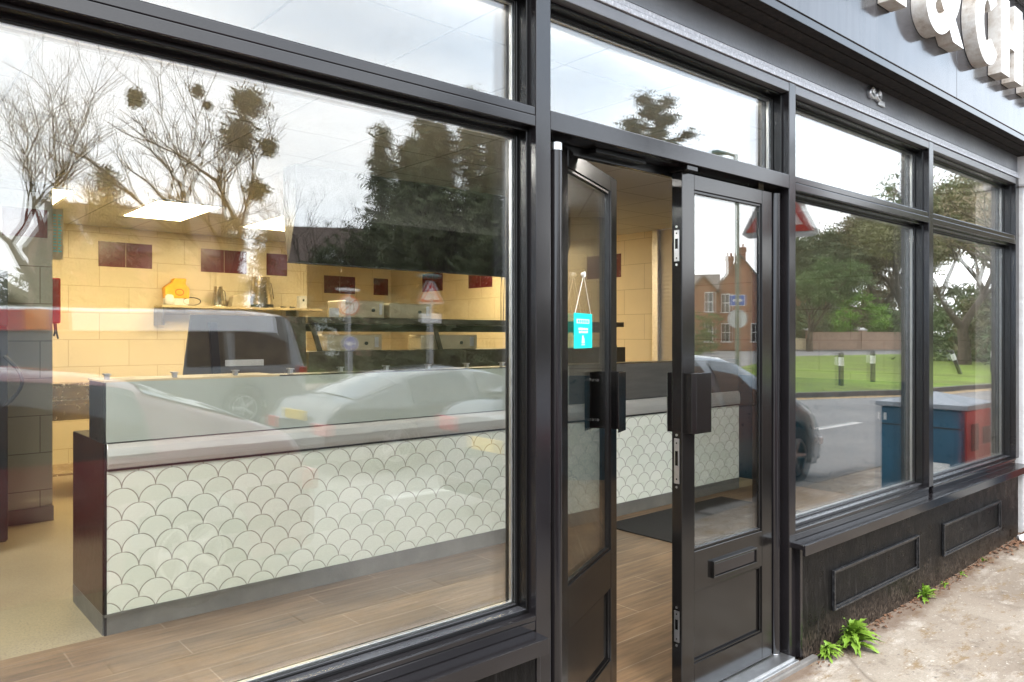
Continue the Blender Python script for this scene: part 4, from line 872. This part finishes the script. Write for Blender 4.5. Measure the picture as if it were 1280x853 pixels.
# litter bin, blue one side and red the other
b = empty('litter_bin', (6.75, -.28, .04), 'large bin, navy on one side and red on the other, under a grey pitched lid', 'bin')
m = MB().box(0, .6, -.65, 0, 0, .86); m.build('body', 'bin_blue', b, .02)
MB().box(.03, .60, .001, .012, .02, .85).box(.6005, .612, -.63, 0, .02, .85).build('red_side', 'bin_red', b, .004)
m = MB(); m.prism([(-.03, -.68), (.63, -.68), (.63, .04), (-.03, .04)], .861, .90, 'z'); vs = [(-.03, -.68, .9), (.63, -.68, .9), (.63, .04, .9), (-.03, .04, .9), (.3, -.32, .985)]
m.add(vs, [(0, 1, 4), (1, 2, 4), (2, 3, 4), (3, 0, 4)]); m.build('lid', 'bin_lid', b, .004)
MB().box(-.004, 0, -.64, -.01, .70, .712).box(-.004, 0, -.33, -.322, .03, .70).build('panel_line', 'black', b)
MB().box(-.006, -.0005, -.62, -.60, .74, .80).box(-.006, -.0005, -.45, -.10, .16, .42).build('notice', 'white_p', b)
MB().box(.13, .30, .0125, .016, .52, .74).box(.40, .58, .0125, .016, .56, .70).build('opening', plain('dark red recess', (.10, .004, .006), .5), b)

# ------------------------------------------------------------------ trees
def grow(seed, h, levels=6, spread=.55, fork=3, r0=None, trunk=.3, up=.12, nsplit=(2, 3), lens=.72, multi=1, wob=.12):
    """returns (MB of limbs, tip list)"""
    rnd = random.Random(seed); m = MB(); tips = []; r0 = r0 or h * .022
    def go(p, d, L, r, lv):
        k = 3 if lv < 2 else 2; q = p; dd = d; n = 8 if lv < 2 else (5 if lv < 4 else 3)
        for i in range(k):
            dd = (dd + Vector((rnd.uniform(-1, 1), rnd.uniform(-1, 1), rnd.uniform(-.6, .8))) * wob).normalized(); e = q + dd * (L / k)
            ra = r * (1 - .35 * i / k); rb = r * (1 - .35 * (i + 1) / k); m.tube(q, e, ra, rb, n, 0, False); q = e
            if lv >= 2 and i < k - 1 and rnd.random() < .6:
                sd = (dd + Vector((rnd.uniform(-1, 1), rnd.uniform(-1, 1), rnd.uniform(-.3, .6))) * .9).normalized()
                if lv < levels: go(q, sd, L * .55, rb * .5, lv + 1)
        if lv >= levels: tips.append(q); return
        if lv >= levels - 2: tips.append(q)
        ns = rnd.choice(nsplit)
        ph = rnd.uniform(0, 6.28)
        for j in range(ns):
            a = ph + 2 * math.pi * j / ns + rnd.uniform(-.5, .5); sp = spread * rnd.uniform(.6, 1.35)
            ax = Vector((math.cos(a), math.sin(a), 0)); sd = (dd + ax * sp + Vector((0, 0, up))).normalized()
            go(q, sd, L * lens * rnd.uniform(.75, 1.15), r * .65 * rnd.uniform(.75, 1.0), lv + 1)
    m.v = []
    for j in range(multi):
        a = 6.28 * j / multi; go(Vector((0, 0, -.2)), Vector((math.cos(a) * .07, math.sin(a) * .07, 1)).normalized() if multi > 1 else Vector((0, 0, 1)), h * trunk, r0, 0)
    k_ = h / max(v[2] for v in m.v); m.v = [(v[0] * k_, v[1] * k_, v[2] * k_) for v in m.v]; tips = [t_ * k_ for t_ in tips]
    return m, tips
def leaves(pts, n, rad, size, seed, flat=.7, hang=0):
    rnd = random.Random(seed); m = MB(); V = []; F = []
    for i in range(n):
        c = pts[rnd.randrange(len(pts))]
        rr = rad * abs(rnd.gauss(0, .5)); a = rnd.uniform(0, 6.283); b = rnd.uniform(-1, 1); q = math.sqrt(1 - b * b)
        p = (c[0] + rr * q * math.cos(a), c[1] + rr * q * math.sin(a), c[2] + rr * b * flat - hang * rr)
        s_ = size * rnd.uniform(.5, 1.3); u = Vector((rnd.uniform(-1, 1), rnd.uniform(-1, 1), rnd.uniform(-1, 1) - hang)).normalized(); w_ = u.cross(Vector((rnd.uniform(-1, 1), rnd.uniform(-1, 1), rnd.uniform(-1, 1)))).normalized()
        p = Vector(p); o = len(V); V += [tuple(p - u * s_ ), tuple(p + w_ * s_ * .38), tuple(p + u * s_), tuple(p - w_ * s_ * .38)]; F.append((o, o + 1, o + 2, o + 3))
    m.v = V; m.f = F; m.mi = [0] * len(F); m.sm = [False] * len(F); return m
def tree(loc, label, limbs, bark='bark', crown=None, group=None, cat='tree', name='tree', rz=0):
    o = empty(name, loc, label, cat, group, rz); limbs.build('trunk', bark, o)
    if crown: crown[0].build('crown', crown[1], o)
    return o
GZ = -.13
# bare tree with mistletoe balls
L_, T_ = grow(11, 14.9, 6, .60, r0=.50, trunk=.30, lens=.78, multi=2, up=.10, wob=.22)
t = tree((12.6, -31.0, GZ), 'tall bare tree with dark mistletoe balls in its limbs, mirrored in the left window', L_, name='bare_tree')
def ball(c, r, sd): 
    o = leaves([(0, 0, 0)], int(2600 * r ** 1.2) + 300, r, .14, sd, 1.0).build('mistletoe', 'olive', t); o.location = c
for i, (u_, z, r) in enumerate(((.75, 11.8, .78), (.35, 10.3, .88), (1.6, 9.9, .38), (-1.3, 12.1, .24), (-3.7, 11.6, .38), (-.9, 11.5, .17), (1.1, 8.0, .5))): ball((u_ * .91, u_ * .42, z), r, 40 + i)
L_, T_ = grow(24, 18.0, 7, .60, r0=.40, trunk=.20, lens=.80, up=.14, wob=.17)
tree((6.6, -41, GZ), 'bare tree with fine twigs at the far left of the window reflection', L_, name='bare_tree')
L_, T_ = grow(33, 10.5, 6, .6, r0=.22, trunk=.3, lens=.78, up=.1)
tree((19.5, -39, GZ), 'smaller bare tree between the mistletoe tree and the conifers', L_, name='bare_tree', group=None)
L_, T_ = grow(55, 7.5, 6, .7, r0=.10, trunk=.25, lens=.8, up=.1)
tree((-1.5, -30, GZ), 'thin bare sapling in front of the far left tree', L_, name='bare_tree')
# conifers
def conifer(h, rb, seed, n=9000, droop=.35, gap=.25, size=.22, zs=.06):
    rnd = random.Random(seed); m = MB(); m.tube((0, 0, -.2), (0, 0, h * .98), h * .014 + .05, .02, 7, 0, False); pts = []; dirs = []; nb = int(h * 9)
    lobes = [rnd.uniform(.55, 1.25) for _ in range(9)]
    for i in range(nb):
        t_ = zs + (1 - zs) * (i + rnd.random()) / nb; z = h * t_; a = i * 2.399 + rnd.uniform(-.5, .5); lb = lobes[int((a % 6.283) / 6.283 * 9) % 9]
        L = rb * (1 - t_) ** .6 * rnd.uniform(.35, 1.2) * lb + .12
        if rnd.random() < gap * t_: continue
        p = Vector((0, 0, z)); K = 6; rise = rnd.uniform(.15, .75)
        for k in range(1, K + 1):
            s_ = k / K; q = Vector((math.cos(a) * L * s_, math.sin(a) * L * s_, z + L * (rise * s_ - droop * s_ * s_))) + Vector((rnd.uniform(-.1, .1), rnd.uniform(-.1, .1), rnd.uniform(-.1, .1))); m.tube(p, q, .045 * (1 - s_ * .7) * h / 12, .045 * (1 - s_ * .85) * h / 12, 3, 0, False)
            d_ = (q - p).normalized(); p = q
            for w_ in range(1 + k // 2): pts.append(q + Vector((rnd.gauss(0, .16), rnd.gauss(0, .16), rnd.gauss(-.1, .16)))); dirs.append(d_)
    V = []; F = []
    for i in range(n):
        k = rnd.randrange(len(pts)); c = pts[k] + Vector((rnd.gauss(0, .20), rnd.gauss(0, .20), rnd.gauss(-.06, .22))); u = (dirs[k] * .8 + Vector((rnd.uniform(-1, 1), rnd.uniform(-1, 1), rnd.uniform(-1.5, .5)))).normalized(); w_ = u.cross(Vector((rnd.uniform(-1, 1), rnd.uniform(-1, 1), rnd.uniform(-1, 1)))).normalized(); s_ = size * rnd.uniform(.4, 1.3)
        o = len(V); V += [tuple(c - u * s_), tuple(c + w_ * s_ * .22), tuple(c + u * s_), tuple(c - w_ * s_ * .22)]; F.append((o, o + 1, o + 2, o + 3))
    f = MB(); f.v = V; f.f = F; f.mi = [0] * len(F); f.sm = [False] * len(F); return m, f
def feather(seed, h, n, **kw):
    L_, T_ = grow(seed, h, 6, **kw); return L_, leaves(T_, int(n * 1.0), .42, .13, seed, 1.0, .35)
cA = conifer(13.8, 3.3, 1, 13000, .45, .3, .24); cB = feather(2, 11.5, 26000, spread=.5, r0=.24, trunk=.08, lens=.86, up=.14, wob=.2); cC = conifer(14.8, 2.3, 3, 8000, .6, .45, .24)
def cinst(src, x, y, s_, rz, label, first={}):
    k_ = id(src)
    if k_ not in first: first[k_] = tree((x, y, GZ), label, src[0], 'bark_d', (src[1], 'conif'), name='conifer_tree', rz=rz); o = first[k_]
    else: o = copy_tree(first[k_]); o.location = (x, y, GZ); o.rotation_euler.z = rz; o['label'] = label
    o.scale = (s_, s_, s_); o['group'] = 'evergreens beyond the road'; return o
CON = [(cC, 24.3, -37.8, 0.96, 0.0), (cA, 24.5, -35.1, 0.92, 1.1), (cA, 25.7, -34.0, 0.99, 2.2), (cB, 22.5, -38.1, 0.8, 3.3), (cB, 24.6, -36.3, 0.98, 4.4), (cC, 26.5, -32.0, 1.04, 5.5), (cB, 24.9, -32.0, 1.05, 6.6), (cA, 27.6, -31.0, 0.97, 7.7), (cB, 22.2, -41.1, 0.66, 8.8), (cC, 24.0, -32.8, 0.95, 9.9), (cA, 28.8, -30.0, 0.92, 11.0)]
LBL = ['slender loose evergreen spire at the left of the tall ones', 'slender loose evergreen with a drooping tip, second spire', 'full dark evergreen in the middle of the clump', 'low broad evergreen beside the dormer house', 'broad evergreen filling the clump centre', 'tall thin evergreen spire at the right', 'broad evergreen at the clump right', 'evergreen next to the window post', 'small broad evergreen at the clump front left', 'broad evergreen hidden behind the window post', 'evergreen at the far right of the clump']
for i, (s_, x, y, k_, rz) in enumerate(CON): cinst(s_, x, y, k_, rz, LBL[i])
# sparse pines left of the mistletoe tree
cD = conifer(8.6, 1.7, 9, 2600, .5, .9, .2, .3)
for i, (x, y, k_) in enumerate(((9.3, -37, 1.12), (12.0, -37.5, 1.0), (7.2, -36.5, .9), (15.4, -38, .95), (16.8, -37, .85), (3.4, -37, .85))): cinst(cD, x, y, k_, i * 1.3, ['thin drooping larch left of the mistletoe tree', 'thin drooping larch behind the mistletoe tree', 'thin larch above the gabled house', 'thin larch right of the mistletoe trunk', 'short larch before the dormer roof', 'short larch at the far left'][i])
# far pine showing above the transom
rnd = random.Random(3); m = MB(); P_ = []
m.path([(0, 0, -.2), (.3, 0, 8), (0, .2, 15), (.2, 0, 19.5)], [.45, .35, .25, .08], 8)
for i in range(13):
    z = 15.6 + i * .32; a = i * 2.4; L = (3.4 - .20 * i) * rnd.uniform(.6, 1.1); e = (L * math.cos(a), L * math.sin(a), z + .7); m.path([(0, 0, z), (e[0] * .5, e[1] * .5, z + .2), e], [.12, .07, .03], 5)
    P_ += [e] * 3 + [(e[0] * q, e[1] * q, z + .5 * q) for q in (.45, .75)] * 1
tree((47.9, -35.8, GZ), 'dark flat topped pine seen in the pane above the doors', m, 'bark_d', (leaves(P_, 9000, 1.0, .17, 5, .5), 'pine'), name='pine_tree')
# right hand trees
def broad(seed, h, n, rad, size, mat, **kw):
    L_, T_ = grow(seed, h, 5, **kw); return L_, leaves(T_, int(n * 1.7), rad, size * .7, seed, .8), mat
specs = [

 (101, 92.4, -43.5, 16, 9000, 1.7, .36, 'conif', 'dark leafy tree behind the garden wall, left of the brown trees'),
 (102, 97.9, -40.1, 20, 10000, 1.8, .34, 'brownleaf', 'tall brown winter tree behind the garden wall'),
 (103, 96.4, -36.1, 19, 9000, 1.8, .36, 'olive', 'olive green tree right of the tall brown tree'),
 (104, 94.7, -48.1, 12.5, 7000, 1.5, .36, 'green', 'mid green tree beside the far chimney'),
 (105, 44, -12.6, 10.5, 7500, 1.1, .20, 'olive', 'ivy clad tree at the right hand window'),
 (106, 50, -13.5, 11.5, 8000, 1.2, .22, 'green', 'leafy green tree in the rightmost window'),
 (107, 40, -8.2, 10.0, 2400, 1.0, .17, 'brownleaf', 'leaning bare limbed tree at the far right window'),
 (108, 66, -15.5, 15.0, 6000, 1.3, .28, 'conif', 'dark tree closing the view down the road'),
 (109, 80, -13.0, 14.0, 6000, 1.4, .32, 'green', 'green tree far down the road'),
 (111, 108.0, -47.2, 19, 9000, 1.8, .40, 'brownleaf', 'brown twiggy tree far behind, between the green shrub and the mullion'),
 (112, 116.4, -45.1, 21, 9000, 1.8, .42, 'olive', 'olive tree far behind the garden wall near the mullion'),
 (113, 76.0, -37.9, 9.5, 8000, 1.0, .26, 'green', 'mid green tree at the right flank of the red brick house'),
 (110, 56, -9.5, 13.0, 5200, 1.2, .22, 'conif', 'dark tree at the outer edge of the last window')]
for sd, x, y, h_, n, rad, sz, mt, lb in specs:
    L_, cr_, mt = broad(sd, h_, n, rad, sz, mt, spread=.62, r0=h_ * .014, trunk=.09, lens=.85, up=.10)
    tree((x, y, GZ), lb, L_, 'bark', (cr_, mt), name='garden_tree', group='trees behind the garden wall')
# shrubs
def bush(loc, r, h, n, size, seed, mat, label, name='shrub'):
    rnd = random.Random(seed); pts = []
    for i in range(60):
        a = rnd.uniform(0, 6.28); q = rnd.random() ** .5; pts.append((r * q * math.cos(a), r * q * math.sin(a), h * rnd.uniform(.1, .95) * (1 - .5 * q * q)))
    o = empty(name, loc, label, 'shrub'); leaves(pts, n, r * .35, size, seed, .8).build('foliage', mat, o)
    m = MB()
    for p in pts[:14]: m.tube((0, 0, -.1), p, .05, .015, 4, 0, False)
    m.build('stem', 'bark', o); return o
bush((91.7, -40.2, GZ), 3.6, 7.8, 8000, .28, 1, 'lime', 'bright green shrub behind the garden wall'); bush((82.9, -47.8, GZ), 4.5, 4.0, 4500, .25, 2, 'green', 'dark hedge shrub in front of the red brick house')
for i, (x, y, q, hh, mt, lb) in enumerate(((94.8, -38.8, 4.2, 6.5, 'olive', 'olive bush behind the wall, below the tall brown tree'), (95.1, -35.9, 4, 6.0, 'green', 'green bush right of the bright shrub'), (90.9, -42.2, 4, 5.2, 'olive', 'olive bush in the gap beside the mullion'), (52, -15, 3.0, 4.6, 'green', 'green bush at the left of the last window'), (49, -11.5, 3.0, 5.0, 'olive', 'olive bush in the middle of the last window'), (46, -9, 2.8, 4.4, 'green', 'green bush at the right of the last window'), (88.6, -44.2, 4.4, 6.5, 'conif', 'dark bush in front of the second brick house'), (102.9, -41.0, 5, 10, 'brownleaf', 'brown twiggy thicket behind the green bushes'))):
    bush((x, y, GZ), q, hh, 6500, .2, 60 + i, mt, lb)
bush((86.4, -46.1, GZ), 4.5, 5.5, 4500, .25, 3, 'green', 'mid green shrub left of the bright one'); bush((78.8, -51.4, GZ), 4, 3.2, 4000, .25, 4, 'olive', 'olive shrub at the garden gate'); bush((58, -14, GZ), 3.5, 3.2, 5000, .22, 5, 'green', 'low green shrub beyond the verge at the right')
def hedge(name, x0, x1, y, wd, h, n, mat, label, sd):
    rnd = random.Random(sd); pts = [(rnd.uniform(x0, x1), rnd.uniform(-wd / 2, wd / 2), rnd.uniform(.1, h)) for _ in range(600)]
    o = leaves(pts, n, .5, .17, sd, .8).build(name, mat); o.location = (0, y, GZ); tag(o, label, 'hedge'); 
    return o
hedge('hedge', -30, 6, -24, 1.6, 2.2, 14000, 'conif', 'long dark hedge across the road at the left', 1); hedge('hedge', 6, 34, -24.5, 2, 3.0, 15000, 'conif', 'dense dark hedge under the evergreens', 2)
hedge('hedge', 34, 62, -40, 2, 3.6, 11000, 'green', 'green hedge left of the red brick house', 3)
m = leaves([(random.uniform(-80, 150), random.uniform(-2, 2) - 0, random.uniform(.5, 8)) for _ in range(1500)], 26000, 2.2, .7, 77); o = m.build('far_woodland', 'conif'); o.location = (0, -95, GZ); tag(o, 'dark far off woodland along the skyline', 'woodland', kind='stuff')
m = leaves([(random.uniform(-2, 2), random.uniform(-95, 6), random.uniform(.5, 9)) for _ in range(900)], 16000, 2.2, .6, 78); o = m.build('far_woodland', 'conif'); o.location = (125, 0, GZ); tag(o, 'dark far off woodland down the road', 'woodland', kind='stuff')

# ------------------------------------------------------------------ houses and garden wall
def window_(root, x, z, w_, h_, y, mat='white_paint'):
    f = MB().box(x - w_ / 2, x - w_ / 2 + .08, y - .05, y + .03, z, z + h_).box(x + w_ / 2 - .08, x + w_ / 2, y - .05, y + .03, z, z + h_).box(x - w_ / 2, x + w_ / 2, y - .051, y + .03, z + h_ - .1, z + h_).box(x - w_ / 2 - .08, x + w_ / 2 + .08, y - .12, y + .03, z - .08, z + .04).box(x - w_ / 2, x + w_ / 2, y - .045, y + .03, z + h_ / 2 - .04, z + h_ / 2 + .04).box(x - .025, x + .025, y - .04, y + .03, z, z + h_).build('window', mat, root)
    MB().box(x - w_ / 2 + .05, x + w_ / 2 - .05, y - .02, y + .02, z + .04, z + h_ - .05).build('pane', 'dark_glass', f)
def gable(root, x0, x1, y0, y1, ze, zr, along='y', wallm='brick', roofm='slate', oh=.35):
    m = MB()
    if along == 'y':
        xm = (x0 + x1) / 2; m.prism([(x0, 0), (x1, 0), (x1, ze), (xm, zr), (x0, ze)], y0, y1, 'y'); m.build('wall', wallm, root)
        r_ = MB(); k_ = (zr - ze) / (xm - x0); r_.prism([(x0 - oh, ze - k_ * oh + .02), (xm, zr + .02), (x1 + oh, ze - k_ * oh + .02), (x1 + oh, ze - k_ * oh + .2), (xm, zr + .22), (x0 - oh, ze - k_ * oh + .2)], y0 - .25, y1 + .25, 'y'); return r_.build('roof', roofm, root)
    ym = (y0 + y1) / 2; m.prism([(y0, 0), (y1, 0), (y1, ze), (ym, zr), (y0, ze)], x0, x1, 'x'); m.build('wall', wallm, root)
    r_ = MB(); k_ = (zr - ze) / (ym - y0); r_.prism([(y0 - oh, ze - k_ * oh + .02), (ym, zr + .02), (y1 + oh, ze - k_ * oh + .02), (y1 + oh, ze - k_ * oh + .2), (ym, zr + .22), (y0 - oh, ze - k_ * oh + .2)], x0 - .25, x1 + .25, 'x'); return r_.build('roof', roofm, root)
def chimney(root, x, y, z0, z1, s_=.5):
    m = MB().box(x - s_, x + s_, y - s_ * .6, y + s_ * .6, z0, z1).box(x - s_ - .08, x + s_ + .08, y - s_ * .6 - .08, y + s_ * .6 + .08, z1 - .45, z1 - .2).box(x - s_ - .05, x + s_ + .05, y - s_ * .6 - .05, y + s_ * .6 + .05, z1 - .1, z1 + .05)
    for q in (-.5, .5): m.tube((x + q * s_, y, z1 + .05), (x + q * s_, y, z1 + .45), .13, .11, 10)
    return m.build('chimney', 'brick', root)
# red brick house; its local +x runs to the LEFT in the mirror
h1 = empty('brick_house', (72.4, -45.1, GZ), 'red brick Victorian house with tall chimneys mirrored in the right door pane', 'house', None, R(-122.7))
gable(h1, -3.6, 1.4, 0, 9, 7.0, 10.2); gable(h1, 1.4, 5.6, -1.2, 8, 6.6, 8.4, 'x', roofm='slate'); gable(h1, 1.5, 4.1, -2.0, 3, 6.6, 8.0, 'y')
gable(h1, -5.2, -3.6, 3, 9, 6.0, 8.6, 'x')
chimney(h1, -1.1, .5, 8, 11.2, .5); chimney(h1, .1, 2.0, 7, 10.4, .4)
MB().box(-1.7, -.5, -.25, .0, 0, 9.2).build('chimney_breast', 'brick', h1)
for x_, z in ((.5, 4.2), (.5, 1.0), (-2.6, 1.0)): window_(h1, x_, z, .95, 2.0, 0)
for x_, z in ((2.2, 4.2), (2.2, 1.0)): window_(h1, x_, z, .9, 2.1, -2.0)
MB().tube((1.5, -.1, 0), (1.5, -.1, 6.8), .06, n=8).box(1.2, 5.8, -1.75, -1.6, 6.3, 6.42).build('gutter', 'black', h1)
MB().box(3.9, 4.5, -2.06, -2, 0, 2.1).build('door', 'white_paint', h1)
h2 = empty('brick_house', (107.4, -54.3, GZ), 'second brick house half hidden by trees, only chimney and grey roof clear', 'house', None, R(-115))
gable(h2, -5, 4, 0, 9, 6.8, 10.0, 'x'); chimney(h2, .6, 4, 8.5, 12.6, .6)
for x_ in (-3, 0, 2.6): window_(h2, x_, 4.2, 1.1, 1.6, 0)
h2.scale = (1.15, 1.15, 1.15)
h3 = empty('tiled_house', (28.2, -53.5, GZ), 'house with a long brown tiled roof and white dormer beside the evergreens', 'house', None, R(-152))
gable(h3, -7, 4, 0, 9, 6.2, 10.6, 'x', 'brick_pale', 'rooft'); dm = gable(h3, -1.9, .3, -.1, 3.5, 7.6, 8.8, 'y', 'white_paint', 'rooft', .2)
window_(h3, -.8, 6.3, 1.6, 1.2, -.12)
h4 = empty('tiled_house', (15.0, -62, GZ), 'gabled house with white bargeboards far left behind the larches', 'house', None, R(-168))
gable(h4, -9, 4, 0, 9, 8.2, 12.0, 'x', 'brick_pale', 'rooft'); gable(h4, 1, 5, -1.5, 4, 8.2, 11.6, 'y', 'brick_pale', 'rooft')
MB().prism([(.6, 7.9), (3, 11.8), (5.4, 7.9), (5.1, 7.9), (3, 11.3), (.9, 7.9)], -1.85, -1.77, 'y').build('bargeboard', 'white_paint', h4)
window_(h4, 3, 5.4, 1.4, 1.5, -1.5)
h5 = empty('tiled_house', (-6, -50, GZ), 'pale house behind the hedge at the far left', 'house', None, R(180))
gable(h5, -7, 7, 0, 9, 5.6, 9.0, 'x', 'brick_pale', 'rooft')
for x_ in (-4, 0, 4): window_(h5, x_, 3.2, 1.3, 1.3, 0)
gw = empty('garden_wall', (0, 0, GZ), 'long red brick garden wall with capped piers beyond the grass verge', 'wall')
A, B = Vector((68.8, -49.5)), Vector((93.9, -32.9)); dW = (B - A).normalized(); n_ = Vector((-dW.y, dW.x)) * .12; LW = (B - A).length
gate = (11.0, 15.5)
m = MB()
def seg(a, b, z0, z1, wd=1.0, mi=0):
    p, q = A + dW * a, A + dW * b; m.prism([p - n_ * wd, q - n_ * wd, q + n_ * wd, p + n_ * wd], z0, z1, 'z', mi)
seg(0, gate[0], 0, 1.85); seg(gate[1], LW, 0, 1.95); seg(0, gate[0], 1.8501, 1.95, 1.25); seg(gate[1], LW, 1.9501, 2.05, 1.25)
m.build('wall_panel', 'brick_pale', gw)
for s_ in (0.1, gate[0], gate[1], 22, 28, 34, LW - .2):
    m = MB(); seg(s_ - .3, s_ + .3, 0, 2.25, 2.6); m.build('wall_pier', 'brick_pale', gw); m = MB(); seg(s_ - .38, s_ + .38, 2.251, 2.36, 3.2); p = A + dW * s_; m.tube((p.x, p.y, 2.36), (p.x, p.y, 2.6), .42, .04, 4); m.build('pier_cap', 'white_render', gw)
m = MB(); seg(gate[0] + .4, gate[1] - .4, .05, 1.35, .4); m.build('gate', 'shelf', gw)
# timber fence down the right side
fc = empty('timber_fence', (0, 0, GZ), 'grey timber fence behind the verge at the right', 'fence')
for i in range(16):
    x_ = 96 + i * 1.2; y = -30 + i * .8; MB().box(x_, x_ + 1.1, y, y + .06, .1, 2.0).build('panel', 'bark', fc); MB().box(x_ - .06, x_ + .04, y - .03, y + .09, 0, 2.1).build('fence_post', 'bark_d', fc)
